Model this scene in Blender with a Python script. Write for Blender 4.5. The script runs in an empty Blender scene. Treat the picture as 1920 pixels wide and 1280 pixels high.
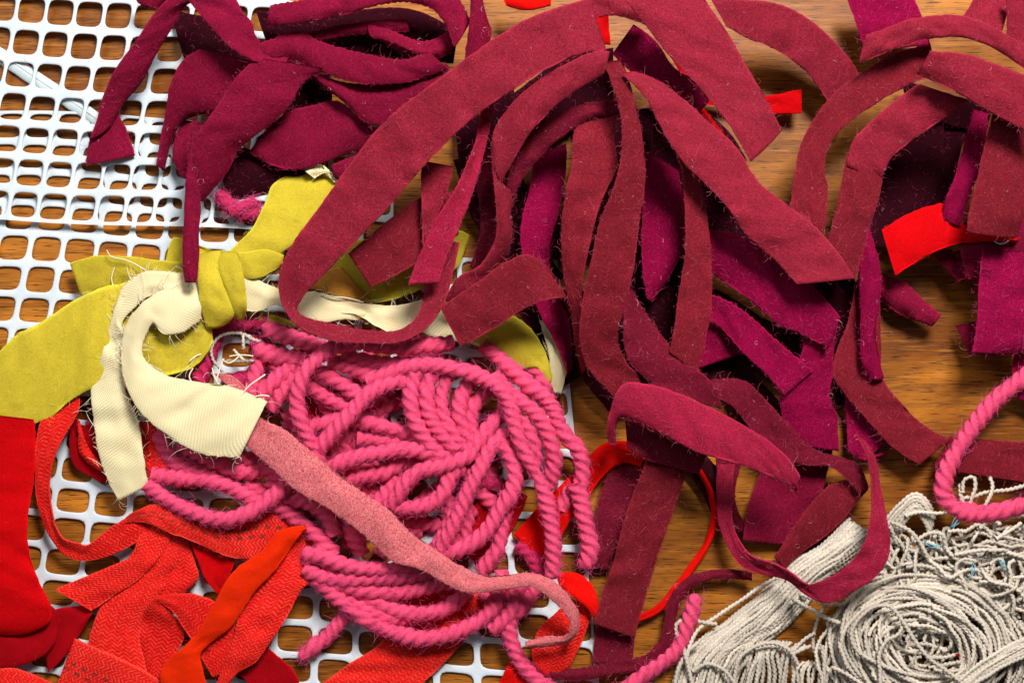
import bpy, math, random
import numpy as np
from mathutils import Vector

# ------------------------------------------------------------------ camera, world, lamps
S = 0.00025                 # metres per photo unit on the table (the view is 0.48 m wide)
HC = 2480.0                 # camera height in the same units (0.62 m)
scene = bpy.context.scene
COL = scene.collection
cam_d = bpy.data.cameras.new("camera")
cam = bpy.data.objects.new("camera", cam_d); COL.objects.link(cam)
cam.location = (0, 0, HC * S); cam.rotation_euler = (0, 0, 0)
cam_d.sensor_width = 36.0; cam_d.lens = 36.0 * HC / 1920.0
cam_d.clip_start = 0.01; cam_d.clip_end = 20.0
scene.camera = cam
w = bpy.data.worlds.new("World"); scene.world = w; w.use_nodes = True
w.node_tree.nodes["Background"].inputs[0].default_value = (0.86, 0.93, 1.0, 1)
w.node_tree.nodes["Background"].inputs[1].default_value = 0.09
def area_lamp(name, loc, size, power, color, target=(0, 0, 0)):
    l = bpy.data.lights.new(name, 'AREA'); l.shape = 'SQUARE'; l.size = size; l.energy = power; l.color = color
    o = bpy.data.objects.new(name, l); COL.objects.link(o); o.location = loc
    d = Vector(target) - Vector(loc); o.rotation_euler = d.to_track_quat('-Z', 'Y').to_euler()
    return o
area_lamp("window_light", (0.22, 0.56, 0.80), 0.26, 14.5, (1.0, 0.975, 0.94), (0, 0.02, 0))
area_lamp("second_window_light", (-0.62, 0.60, 0.95), 0.5, 3.6, (0.93, 0.97, 1.0), (-0.05, 0, 0))
scene.view_settings.view_transform = 'Standard'; scene.view_settings.look = 'None'
scene.view_settings.exposure = 0.12; scene.view_settings.gamma = 1.0
scene.view_settings.use_curve_mapping = False
scene.cycles.max_bounces = 5; scene.cycles.diffuse_bounces = 2

rng = np.random.default_rng(7)

# ------------------------------------------------------------------ helpers
def W(p):
    """photo position + height (all in units) -> world metres"""
    p = np.asarray(p, float); f = (HC - p[..., 2]) / HC
    out = np.empty_like(p)
    out[..., 0] = (p[..., 0] - 960) * f * S; out[..., 1] = (640 - p[..., 1]) * f * S; out[..., 2] = p[..., 2] * S
    return out
def lin(r, g, b):
    f = lambda c: c / 12.92 if c <= 0.04045 else ((c + 0.055) / 1.055) ** 2.4
    return (f(r / 255), f(g / 255), f(b / 255), 1)
def make_mesh(name, verts, faces, uv=None, smooth=True):
    """faces: (n,4) or (n,3) int array"""
    me = bpy.data.meshes.new(name); faces = np.asarray(faces, np.int32); n, k = faces.shape
    me.vertices.add(len(verts)); me.vertices.foreach_set("co", np.asarray(verts, np.float32).ravel())
    me.loops.add(n * k); me.loops.foreach_set("vertex_index", faces.ravel())
    me.polygons.add(n); me.polygons.foreach_set("loop_start", np.arange(0, n * k, k, dtype=np.int32))
    try: me.polygons.foreach_set("loop_total", np.full(n, k, np.int32))
    except Exception: pass
    if uv is not None:
        l = me.uv_layers.new(name="UVMap"); l.data.foreach_set("uv", np.asarray(uv, np.float32)[faces.ravel()].ravel())
    me.update(calc_edges=True); me.validate(verbose=False)
    me.polygons.foreach_set("use_smooth", np.full(len(me.polygons), smooth))
    return me
def link(name, me, mat, parent=None, label=None, cat=None, group=None, kind=None):
    o = bpy.data.objects.new(name, me); COL.objects.link(o)
    if me is not None and mat is not None: me.materials.append(mat)
    if parent is not None: o.parent = parent
    if label: o["label"] = label
    if cat: o["category"] = cat
    if group: o["group"] = group
    if kind: o["kind"] = kind
    return o
def root(name, px, py, z, label, cat, group=None):
    o = link(name, None, None, None, label, cat, group)
    o.location = [float(v) for v in W([px, py, z])]; o.empty_display_size = 0.01
    return o
def child_mesh(name, verts_world, faces, mat, parent, uv=None, kind=None, label=None):
    v = verts_world - np.array(parent.location) if parent.type == 'EMPTY' else verts_world
    return link(name, make_mesh(name, v, faces, uv), mat, parent, label, None, None, kind)
def spline(P, step, t=None):
    """non-uniform Catmull-Rom through rows of P; returns resampled rows about `step` apart"""
    P = np.asarray(P, float); n = len(P)
    m = min(P.shape[1], 4)
    if P.shape[1] >= 5: d = 0.5 * (np.linalg.norm(np.diff(P[:, :2], axis=0), axis=1) + np.linalg.norm(np.diff(P[:, 2:4], axis=0), axis=1))
    else: d = np.linalg.norm(np.diff(P[:, :2], axis=0), axis=1) + 0.3 * np.abs(np.diff(P[:, 2]))
    d = np.maximum(d, 1e-3); T = np.concatenate([[0], np.cumsum(d)])
    M = np.zeros_like(P)
    if n == 2: M[:] = (P[1] - P[0]) / d[0]
    else:
        s = np.diff(P, axis=0) / d[:, None]
        M[1:-1] = (s[:-1] * d[1:, None] + s[1:] * d[:-1, None]) / (d[1:] + d[:-1])[:, None]
        M[0] = 1.5 * s[0] - 0.5 * M[1]; M[-1] = 1.5 * s[-1] - 0.5 * M[-2]
    N = max(3, int(T[-1] / step) + 1); q = np.linspace(0, T[-1], N)
    i = np.clip(np.searchsorted(T, q, 'right') - 1, 0, n - 2); h = d[i][:, None]; u = ((q - T[i]) / d[i])[:, None]
    return ((2*u**3 - 3*u**2 + 1) * P[i] + (u**3 - 2*u**2 + u) * h * M[i] + (-2*u**3 + 3*u**2) * P[i + 1] + (u**3 - u**2) * h * M[i + 1]), q
def norm(v): return v / np.maximum(np.linalg.norm(v, axis=-1, keepdims=True), 1e-9)
def smooth_noise(q, wl, amp, r):
    n = int(q[-1] / wl) + 4; c = r.normal(0, 1, n); x = q / wl + 1; i = np.floor(x).astype(int); i = np.clip(i, 0, n - 2); u = x - i
    u = u * u * (3 - 2 * u); return amp * (c[i] * (1 - u) + c[i + 1] * u)
def fibres(base, direc, nrm, length, rad, r, seg=3, curl=1.0):
    """thin curved hairs: triangular tubes. base,direc,nrm (n,3) in units; length (n,)"""
    n = len(base); pts = [base]; d = norm(direc); p = base; side = norm(np.cross(nrm, d) + 1e-6)
    turn = r.normal(0, 1, (n, 1)) * curl; lift = r.normal(0, 0.25, (n, 1))
    for k in range(seg):
        d = norm(d + side * turn * 0.55 + nrm * lift * 0.3 - nrm * 0.16 * k); side = norm(np.cross(nrm, d) + 1e-6)
        p = p + d * (length / seg)[:, None]; pts.append(p)
    P = np.stack(pts, 1); V = []
    for a in range(3):
        o = math.cos(a * 2.094) * side[:, None, :] + math.sin(a * 2.094) * nrm[:, None, :]
        tap = np.linspace(1, 0.45, seg + 1)[None, :, None]
        V.append(P + o * rad * tap)
    V = np.stack(V, 2)                      # n, seg+1, 3, 3
    idx = np.arange(n * (seg + 1) * 3).reshape(n, seg + 1, 3); F = []
    for a in range(3):
        b = (a + 1) % 3
        F.append(np.stack([idx[:, :-1, a], idx[:, :-1, b], idx[:, 1:, b], idx[:, 1:, a]], -1).reshape(-1, 4))
    return V.reshape(-1, 3), np.concatenate(F)

# ------------------------------------------------------------------ ribbons of cloth
def ribbon(name, label, st, z, mat, cat="fabric strip", group=None, thick=5.0, edge=(0.5, 9.0), scallop=0, bow=None,
           fuzz=None, fuzz_mat=None, dens=0.012, tilt=0.0, seed=None, fray=None, wav=2.4, flen=9, parent=None, step=5.0, frad=0.32):
    r = np.random.default_rng(abs(hash_name(label)) if seed is None else seed)
    st = np.array([list(s[:4]) for s in st], float); n = len(st)
    zs = np.atleast_1d(np.array(z, float)); zc = np.interp(np.linspace(0, 1, n), np.linspace(0, 1, len(zs)), zs)
    wd = np.linalg.norm(st[:, 2:4] - st[:, 0:2], axis=1); Wm = np.percentile(wd, 85)
    dz = tilt * np.sqrt(np.maximum(Wm ** 2 - wd ** 2, 0)) * 0.5
    P = np.column_stack([st, zc + dz, zc - dz])
    R, q = spline(P, step)
    A = R[:, [0, 1, 4]]; B = R[:, [2, 3, 5]]
    ea = smooth_noise(q, edge[1], edge[0], r); eb = smooth_noise(q, edge[1], edge[0], r)
    if scallop:
        ea = ea + scallop * np.sin(q * 2 * np.pi / 13 + r.uniform(0, 6)); eb = eb + scallop * np.sin(q * 2 * np.pi / 13 + r.uniform(0, 6))
    wn = norm(B - A)
    A = A - wn * ea[:, None]; B = B + wn * eb[:, None]
    vs = np.array([0, 0.012, 0.05, 0.16, 0.33, 0.5, 0.67, 0.84, 0.95, 0.988, 1.0]); K = len(vs)
    C = A[:, None, :] * (1 - vs)[None, :, None] + B[:, None, :] * vs[None, :, None]
    bw = bow if bow is not None else (r.uniform(4, 13) if group == 'crimson wool strips' else r.uniform(-4, 7))
    T = np.gradient(0.5 * (A + B), axis=0)
    D = B - A
    Nn = norm(np.cross(T, D)); up = np.sign(Nn[:, 2:3]); up[up == 0] = 1
    Nn = Nn * up                                   # keep the face that looks up on top
    Ns = Nn.copy()
    for _ in range(3): Ns[1:-1] = norm(Ns[:-2] + Ns[1:-1] + Ns[2:])
    Nn = Ns
    C = C + Nn[:, None, :] * (bw * (4 * vs * (1 - vs)))[None, :, None]
    for k, v in enumerate(vs):                     # gentle waviness
        C[:, k, 2] += smooth_noise(q, 30, wav, np.random.default_rng(int(v * 4) + 11 * (abs(hash_name(label)) % 997)))
    prof = 0.5 * thick * np.array([0.35, 0.72, 0.95, 1, 1, 1, 1, 1, 0.95, 0.72, 0.35])
    top = C + Nn[:, None, :] * prof[None, :, None]; bot = C - Nn[:, None, :] * prof[None, :, None]
    ring = np.concatenate([top, bot[:, ::-1]], axis=1)            # M, 2K, 3
    M_, K2 = ring.shape[0], 2 * K
    ring[..., 2] = np.maximum(ring[..., 2], 2.0)
    idx = np.arange(M_ * K2).reshape(M_, K2); nx = np.roll(idx, -1, axis=1)
    F = np.stack([idx[:-1], nx[:-1], nx[1:], idx[1:]], -1).reshape(-1, 4)
    caps = []
    for row in (0, M_ - 1):
        for k in range(K - 1): caps.append([idx[row, k], idx[row, k + 1], idx[row, K2 - 2 - k], idx[row, K2 - 1 - k]])
    F = np.concatenate([F, np.array(caps)])
    wreal = np.maximum(np.linalg.norm(D, axis=1), 0.6 * Wm)
    vv = np.concatenate([vs, vs[::-1]])
    UV = np.stack([np.repeat(q[:, None], K2, 1), np.repeat((vv[None, :] - 0.5) * np.mean(wreal), M_, 0)], -1)
    V = W(ring)
    if parent is None: o = link(name, make_mesh(name, V.reshape(-1, 3), F, UV.reshape(-1, 2)), mat, None, label, cat, group)
    else: o = child_mesh(name, V.reshape(-1, 3), F, mat, parent, UV.reshape(-1, 2))
    fp = o if parent is None else parent
    ev = np.clip(1 - np.minimum(vs, 1 - vs) / 0.03, 0, 1); ev = np.concatenate([ev, ev[::-1]])
    at = o.data.attributes.new('edge', 'FLOAT', 'POINT')
    if len(at.data) == M_ * K2: at.data.foreach_set('value', np.tile(ev, M_).astype(np.float32))
    # loose wool hairs lying on the face and standing out of the cut edges
    if fuzz_mat is not None and dens > 0:
        area = float(np.sum(np.linalg.norm(D, axis=1)) * q[-1] / len(q)); nf = int(area * dens); ne = int(q[-1] * 0.5)
        i = r.integers(1, M_ - 1, nf); k = r.integers(1, K - 1, nf); a = r.uniform(0, 1, (nf, 1))
        b1 = top[i, k] * (1 - a) + top[np.minimum(i + 1, M_ - 1), k] * a
        b1 = b1 + norm(D[i]) * r.uniform(-0.08, 0.08, (nf, 1)) * np.linalg.norm(D[i], axis=1, keepdims=True)
        ang = r.uniform(0, 6.283, (nf, 1)); d1 = np.cos(ang) * norm(T[i]) + np.sin(ang) * norm(D[i]) + 0.12 * Nn[i]
        j = r.integers(0, M_, ne); sd = r.integers(0, 2, ne)
        b2 = np.where(sd[:, None] == 0, C[j, 1], C[j, -2]); out = np.where(sd[:, None] == 0, -norm(D[j]), norm(D[j]))
        d2 = out + norm(T[j]) * r.normal(0, 1.3, (ne, 1)) + Nn[j] * r.normal(0.1, 0.5, (ne, 1))
        base = np.concatenate([b1 + Nn[i] * 0.15, b2]); dr = np.concatenate([d1, d2]); nn = np.concatenate([Nn[i], Nn[j]])
        ln = np.concatenate([r.gamma(3, flen / 3, nf), r.gamma(1.6, flen * 0.27 / 1.6, ne)])
        fv, ff = fibres(base, dr, nn, ln, frad, r, seg=3, curl=1.7)
        fv[:, 2] = np.maximum(fv[:, 2], 1)
        child_mesh("fuzz", W(fv), ff, fuzz_mat, fp, kind="stuff")
        if fuzz_mat.name in ("burgundy_hair", "crimson_hair", "magenta_hair"):
            nl = int(q[-1] / 75) + 1; i = r.integers(1, M_ - 1, nl); k = r.integers(2, K - 2, nl); ang = r.uniform(0, 6.283, (nl, 1))
            d1 = np.cos(ang) * norm(T[i]) + np.sin(ang) * norm(D[i])
            lv, lf = fibres(top[i, k] + Nn[i] * 0.8, d1, Nn[i], r.gamma(4, 4.5, nl), 0.5, r, seg=6, curl=3.2)
            child_mesh("lint", W(lv), lf, M['f_pale'], fp, kind="stuff")
    if fray is not None:                            # torn edge: short curly threads, in part matted along the edge
        cnt, fl, fr, fmat, ends = fray
        ne = int(q[-1] * cnt); j = r.integers(0, M_, ne); sd = r.integers(0, 2, ne)
        b2 = np.where(sd[:, None] == 0, A[j], B[j]); out = np.where(sd[:, None] == 0, -norm(D[j]), norm(D[j]))
        d2 = out * r.uniform(0.1, 0.75, (ne, 1)) + norm(T[j]) * r.normal(0, 1.3, (ne, 1))
        b2 = b2 - out * 1.5; ln = r.gamma(2.0, fl / 2.0, ne); nn = Nn[j]
        if ends:
            for row, sg in ((0, -1), (M_ - 1, 1)):
                if (ends == 1 and row != 0) or (ends == 2 and row == 0): continue
                m = int(np.linalg.norm(D[row]) * 0.55); t = np.linspace(0, 1, m)[:, None]
                b2 = np.concatenate([b2, A[row] * (1 - t) + B[row] * t - sg * norm(T[row]) * 1.0])
                d2 = np.concatenate([d2, sg * norm(T[row]) + norm(D[row]) * r.normal(0, 0.25, (m, 1))])
                ln = np.concatenate([ln, r.uniform(2, 7, m)]); nn = np.concatenate([nn, np.repeat(Nn[row][None], m, 0)])
        fv, ff = fibres(b2, d2, nn, ln, fr, r, seg=5, curl=0.8); fv[:, 2] = np.maximum(fv[:, 2], 2)
        child_mesh("frayed_threads", W(fv), ff, fmat, fp, kind="stuff")
    return o
def hash_name(s):
    h = 7
    for c in s: h = (h * 131 + ord(c)) % 2147483647
    return h

# ------------------------------------------------------------------ plied yarn and thread
def rope_geom(pts, R, plies=3, pitch=84, nv=24, step=3.0, taper=(0, 0), phase=0.0, left=True, wob=0.0, seed=1):
    r = np.random.default_rng(seed)
    P, q = spline(np.asarray(pts, float), step)
    if wob: P = P + np.column_stack([smooth_noise(q, 24, wob, r) for _ in range(3)])
    T = norm(np.gradient(P, axis=0)); up = np.array([0, 0, 1.0])
    Xv = norm(np.cross(T, up) + 1e-6); Yv = np.cross(Xv, T)
    a, d = (0.565, 0.45) if plies == 3 else (0.575, 0.45)
    th = np.linspace(0, 2 * np.pi, nv, endpoint=False)
    ph = phase + (-1 if left else 1) * (q * 2 * np.pi / pitch + smooth_noise(q, 70, 0.5, r))
    al = (th[None, :] - ph[:, None]) % (2 * np.pi / plies); al = np.minimum(al, 2 * np.pi / plies - al)
    rr = d * np.cos(al) + np.sqrt(np.maximum(a * a - (d * np.sin(al)) ** 2, 0.004))
    Rq = np.full(len(q), float(R)) * (1 + smooth_noise(q, 30, 0.07, r))
    for e, L in enumerate(taper):
        if L:
            dist = q if e == 0 else q[-1] - q
            Rq *= np.clip(0.25 + 0.75 * np.sqrt(np.clip(dist / L, 0, 1)), 0, 1)
    rr = rr * Rq[:, None]
    V = P[:, None, :] + rr[..., None] * (np.cos(th)[None, :, None] * Xv[:, None, :] + np.sin(th)[None, :, None] * Yv[:, None, :])
    M_ = len(q); idx = np.arange(M_ * nv).reshape(M_, nv); nx = np.roll(idx, -1, 1)
    F = np.stack([idx[:-1], nx[:-1], nx[1:], idx[1:]], -1).reshape(-1, 4)
    c0 = M_ * nv; V = np.concatenate([V.reshape(-1, 3), P[[0, -1]]])
    k = np.arange(0, nv, 1)
    F = np.concatenate([F, np.stack([idx[0, k], np.full(nv, c0), np.full(nv, c0), nx[0, k]], -1)[:0]])
    capA = np.stack([idx[0][:nv // 2][:-1], idx[0][:nv // 2][1:], idx[0][::-1][:nv // 2][1:], idx[0][::-1][:nv // 2][:-1]], -1)
    capB = np.stack([idx[-1][:nv // 2][:-1], idx[-1][:nv // 2][1:], idx[-1][::-1][:nv // 2][1:], idx[-1][::-1][:nv // 2][:-1]], -1)
    F = np.concatenate([F, capA, capB])
    UV = np.concatenate([np.stack([np.repeat(q[:, None], nv, 1), np.repeat((th * R)[None], M_, 0)], -1).reshape(-1, 2), np.zeros((2, 2))])
    V[:, 2] = np.maximum(V[:, 2], 1.0)
    return V, F, UV, P, T, Xv, Yv, q
def yarn(name, pts, R, mat, parent, fuzz_mat=None, fz=0.9, label=None, **kw):
    seed = int(abs(pts[0][0] * 13 + pts[0][1] * 7 + pts[-1][0])) ; kw.setdefault('seed', seed)
    kw.setdefault('phase', (seed % 63) / 10)
    V, F, UV, P, T, Xv, Yv, q = rope_geom(pts, R, **kw)
    o = child_mesh(name, W(V), F, mat, parent, UV, label=label)
    if fuzz_mat is not None:
        r = np.random.default_rng(seed); n = int(q[-1] * fz); i = r.integers(0, len(q), n); an = r.uniform(-0.4, 3.5, n)
        nn = np.cos(an)[:, None] * Xv[i] + np.sin(an)[:, None] * Yv[i]
        b = P[i] + nn * R * 0.86; d = T[i] * r.normal(0, 1, (n, 1)) + nn * r.uniform(0.0, 0.7, (n, 1)) + np.cross(T[i], nn) * r.normal(0, .5, (n, 1))
        fv, ff = fibres(b, d, nn, r.gamma(2.5, 4.2, n), 0.36, r); fv[:, 2] = np.maximum(fv[:, 2], 1)
        FZ.setdefault(parent, []).append((fv, ff, fuzz_mat))
    return o
FZ = {}
def flush_fuzz(parent):
    L = FZ.pop(parent, []); off = 0; VV = []; FF = []
    if not L: return
    for v, f, m in L: VV.append(v); FF.append(f + off); off += len(v)
    child_mesh("fuzz", W(np.concatenate(VV)), np.concatenate(FF), L[0][2], parent, kind="stuff")

# ------------------------------------------------------------------ materials
class NT:
    def __init__(s, name):
        s.m = bpy.data.materials.new(name); s.m.use_nodes = True; s.t = s.m.node_tree; s.b = s.t.nodes["Principled BSDF"]
    def n(s, typ, **kw):
        x = s.t.nodes.new(typ)
        for k, v in kw.items(): setattr(x, k, v)
        return x
    def l(s, a, b): s.t.links.new(a, b)
    def val(s, sock, v):
        if hasattr(v, 'links'): s.l(v, sock)
        else: sock.default_value = v
    def math(s, op, a, b=None, c=None, clamp=False):
        x = s.n('ShaderNodeMath', operation=op, use_clamp=clamp); s.val(x.inputs[0], a)
        if b is not None: s.val(x.inputs[1], b)
        if c is not None: s.val(x.inputs[2], c)
        return x.outputs[0]
    def mix(s, f, a, b, blend='MIX'):
        x = s.n('ShaderNodeMix', data_type='RGBA', blend_type=blend); s.val(x.inputs[0], f); s.val(x.inputs[6], a); s.val(x.inputs[7], b)
        return x.outputs[2]
    def noise(s, vec, scale, detail=2.0, rough=0.5, dist=0.0):
        x = s.n('ShaderNodeTexNoise'); s.l(vec, x.inputs['Vector']); x.inputs['Scale'].default_value = scale
        x.inputs['Detail'].default_value = detail; x.inputs['Roughness'].default_value = rough; x.inputs['Distortion'].default_value = dist
        return x.outputs[0]
    def rng(s, v, a, b, c=0.0, d=1.0):
        x = s.n('ShaderNodeMapRange'); s.val(x.inputs[0], v)
        for i, q in enumerate((a, b, c, d)): x.inputs[i + 1].default_value = q
        return x.outputs[0]
    def uv(s):
        u = s.n('ShaderNodeUVMap'); u.uv_map = "UVMap"; oi = s.n('ShaderNodeObjectInfo')
        add = s.n('ShaderNodeVectorMath', operation='MULTIPLY_ADD'); cb = s.n('ShaderNodeCombineXYZ'); s.l(oi.outputs['Random'], cb.inputs[2])
        s.l(cb.outputs[0], add.inputs[0]); add.inputs[1].default_value = (0, 0, 900); s.l(u.outputs[0], add.inputs[2])
        s.rand = oi.outputs['Random']; s.rawuv = u.outputs[0]
        return add.outputs[0]
    def bump(s, h, strength, dist=0.0005):
        x = s.n('ShaderNodeBump'); x.inputs['Strength'].default_value = strength; x.inputs['Distance'].default_value = dist
        s.l(h, x.inputs['Height']); s.l(x.outputs[0], s.b.inputs['Normal'])
def scale_rgb(c, k): return (min(c[0] * k, 1), min(c[1] * k, 1), min(c[2] * k, 1), 1)
def felt(name, col, light=1.85, dark=0.42, fleck=None, sheen=0.06, bump=0.6, grain=1.0, vary=0.12):
    """napped wool: fine fibrous grain, mottling, a few pale flecks"""
    t = NT(name); uv = t.uv()
    a = t.noise(uv, 0.5, 3, 0.7, 1.8); b = t.noise(uv, 0.2, 3, 0.65, 2.4); c = t.noise(uv, 0.016, 3, 0.6); crease = t.noise(uv, 0.045, 2, 0.5, 0.6)
    f = t.math('ADD', t.math('MULTIPLY', a, 0.62), t.math('MULTIPLY', b, 0.38))
    f = t.rng(f, 0.5 - 0.10 / grain, 0.5 + 0.10 / grain)
    base = t.mix(f, scale_rgb(col, dark), scale_rgb(col, light))
    base = t.mix(t.rng(c, 0.35, 0.65, 0, 0.4), base, scale_rgb(col, 0.7))
    ed = t.n('ShaderNodeAttribute', attribute_name='edge'); base = t.mix(t.math('MULTIPLY', ed.outputs['Fac'], 0.55), base, scale_rgb(col, 2.1))
    if fleck is not None:
        g = t.noise(uv, 0.55, 1, 0.5, 0.5); base = t.mix(t.rng(g, 0.72, 0.80, 0, 0.55), base, fleck)
    br = t.n('ShaderNodeHueSaturation'); t.l(base, br.inputs['Color']); t.l(t.rng(t.rand, 0, 1, 1 - vary, 1 + vary), br.inputs['Value'])
    t.l(br.outputs[0], t.b.inputs['Base Color']); t.b.inputs['Roughness'].default_value = 0.92
    t.b.inputs['Specular IOR Level'].default_value = 0.05
    t.b.inputs['Sheen Weight'].default_value = sheen; t.b.inputs['Sheen Roughness'].default_value = 0.45
    t.b.inputs['Sheen Tint'].default_value = scale_rgb(col, 2.2)
    bp = t.n('ShaderNodeBump'); bp.inputs['Strength'].default_value = 0.3; bp.inputs['Distance'].default_value = 0.0016; t.l(crease, bp.inputs['Height'])
    b2 = t.n('ShaderNodeBump'); b2.inputs['Strength'].default_value = bump; b2.inputs['Distance'].default_value = 0.0004
    t.l(f, b2.inputs['Height']); t.l(bp.outputs[0], b2.inputs['Normal']); t.l(b2.outputs[0], t.b.inputs['Normal'])
    return t.m
def herring(name, col, pale, dots=False, period=7.6, zig=9.0, contrast=0.68):
    """herringbone tweed; dots adds two rows of dark stitched checks along one side"""
    t = NT(name); uv = t.uv(); sp = t.n('ShaderNodeSeparateXYZ'); t.l(t.rawuv, sp.inputs[0]); u, v = sp.outputs[0], sp.outputs[1]
    wob = t.noise(uv, 0.12, 2); u2 = t.math('ADD', u, t.math('MULTIPLY', wob, 3.0))
    tri = t.math('PINGPONG', t.math('ADD', v, 500.0), zig)
    s = t.math('SINE', t.math('MULTIPLY', t.math('ADD', u2, t.math('MULTIPLY', tri, 0.9)), 6.2832 / period))
    g = t.noise(uv, 0.5, 2, 0.6, 0.8); br = t.noise(uv, 0.26, 2, 0.5)
    hi = t.math('MULTIPLY', t.rng(s, 0.1, 0.9), t.rng(br, 0.42, 0.56)); hi = t.math('MULTIPLY', hi, contrast)
    base = t.mix(t.rng(g, 0.3, 0.7), scale_rgb(col, 0.62), scale_rgb(col, 1.2)); base = t.mix(hi, base, pale)
    if dots:
        fu = t.math('PINGPONG', t.math('ADD', u, t.math('MULTIPLY', t.math('FLOOR', t.math('DIVIDE', t.math('ADD', v, 505.0), 14.0)), 9.0)), 11.0)
        fv = t.math('PINGPONG', t.math('ADD', v, 505.0 + 3.5), 7.0)
        m = t.math('MULTIPLY', t.math('LESS_THAN', fu, 5.4), t.math('GREATER_THAN', fv, 4.0))
        m = t.math('MULTIPLY', m, t.math('LESS_THAN', t.math('ABSOLUTE', t.math('ADD', v, 4.0)), 17.0))
        m = t.math('MULTIPLY', m, t.rng(t.noise(uv, 0.6, 1), 0.36, 0.5)); base = t.mix(t.math('MULTIPLY', m, 0.85), base, (0.035, 0.022, 0.02, 1))
    ed = t.n('ShaderNodeAttribute', attribute_name='edge'); base = t.mix(t.math('MULTIPLY', ed.outputs['Fac'], 0.6), base, pale)
    t.l(base, t.b.inputs['Base Color']); t.b.inputs['Roughness'].default_value = 0.8; t.b.inputs['Specular IOR Level'].default_value = 0.18
    t.bump(t.math('ADD', t.math('MULTIPLY', s, 0.5), g), 0.55, 0.0004)
    return t.m
def twill(name, col):
    t = NT(name); uv = t.uv(); sp = t.n('ShaderNodeSeparateXYZ'); t.l(t.rawuv, sp.inputs[0]); u, v = sp.outputs[0], sp.outputs[1]
    w1 = t.noise(uv, 0.08, 2); ph = t.math('ADD', t.math('ADD', u, t.math('MULTIPLY', v, 0.8)), t.math('MULTIPLY', w1, 4.0))
    s = t.math('SINE', t.math('MULTIPLY', ph, 6.2832 / 5.4)); s2 = t.math('SINE', t.math('MULTIPLY', t.math('SUBTRACT', v, t.math('MULTIPLY', u, 0.3)), 6.2832 / 3.4))
    g = t.noise(uv, 0.5, 2); h = t.math('ADD', t.math('MULTIPLY', s, 0.6), t.math('MULTIPLY', s2, 0.25)); h = t.math('ADD', h, t.math('MULTIPLY', g, 0.8))
    base = t.mix(t.rng(h, -0.5, 1.2), scale_rgb(col, 0.88), scale_rgb(col, 1.06))
    base = t.mix(t.rng(t.noise(uv, 0.02, 2), 0.45, 0.75, 0, 0.35), base, lin(222, 200, 150))
    t.l(base, t.b.inputs['Base Color']); t.b.inputs['Roughness'].default_value = 0.85; t.b.inputs['Specular IOR Level'].default_value = 0.15
    t.bump(h, 0.3, 0.0004)
    return t.m
def tweed(name):
    t = NT(name); uv = t.uv(); a = t.noise(uv, 0.36, 2, 0.6, 1.8); b = t.noise(uv, 0.22, 2, 0.5, 2.5)
    base = t.mix(t.rng(a, 0.38, 0.62), lin(182, 50, 68), lin(228, 138, 138)); base = t.mix(t.rng(b, 0.60, 0.68), base, lin(140, 55, 75))
    base = t.mix(t.rng(b, 0.36, 0.30), base, lin(228, 96, 106))
    t.l(base, t.b.inputs['Base Color']); t.b.inputs['Roughness'].default_value = 0.9; t.b.inputs['Specular IOR Level'].default_value = 0.1
    t.bump(a, 0.6, 0.0005); return t.m
def wool_yarn(name, col, light=1.2, dark=0.72, long=(0.05, 0.5), vary=0.0, sheen=0.04):
    t = NT(name); uv = t.uv(); mp = t.n('ShaderNodeMapping'); t.l(uv, mp.inputs[0]); mp.inputs['Scale'].default_value = (0.35, 1, 1)
    a = t.noise(mp.outputs[0], 0.6, 3, 0.6, 0.8); c = t.noise(uv, 0.03, 2)
    base = t.mix(t.rng(a, 0.3, 0.7), scale_rgb(col, dark), scale_rgb(col, light)); base = t.mix(t.rng(c, 0.35, 0.7, 0, 0.4), base, scale_rgb(col, 0.85))
    br = t.n('ShaderNodeHueSaturation'); t.l(base, br.inputs['Color']); t.l(t.rng(t.rand, 0, 1, 1 - vary, 1 + vary), br.inputs['Value'])
    t.l(br.outputs[0], t.b.inputs['Base Color']); t.b.inputs['Roughness'].default_value = 0.85
    t.b.inputs['Specular IOR Level'].default_value = 0.15; t.b.inputs['Sheen Weight'].default_value = sheen
    t.b.inputs['Sheen Tint'].default_value = scale_rgb(col, 1.5)
    t.bump(a, 0.45, 0.0004); return t.m
def plain(name, col, rough=0.6, spec=0.3, sss=None):
    t = NT(name); t.b.inputs['Base Color'].default_value = col; t.b.inputs['Roughness'].default_value = rough; t.b.inputs['Specular IOR Level'].default_value = spec
    return t.m
BURG = lin(141, 33, 51); CRIM = lin(126, 16, 48); MAGE = lin(130, 7, 54); WINE = lin(108, 20, 40)
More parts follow.
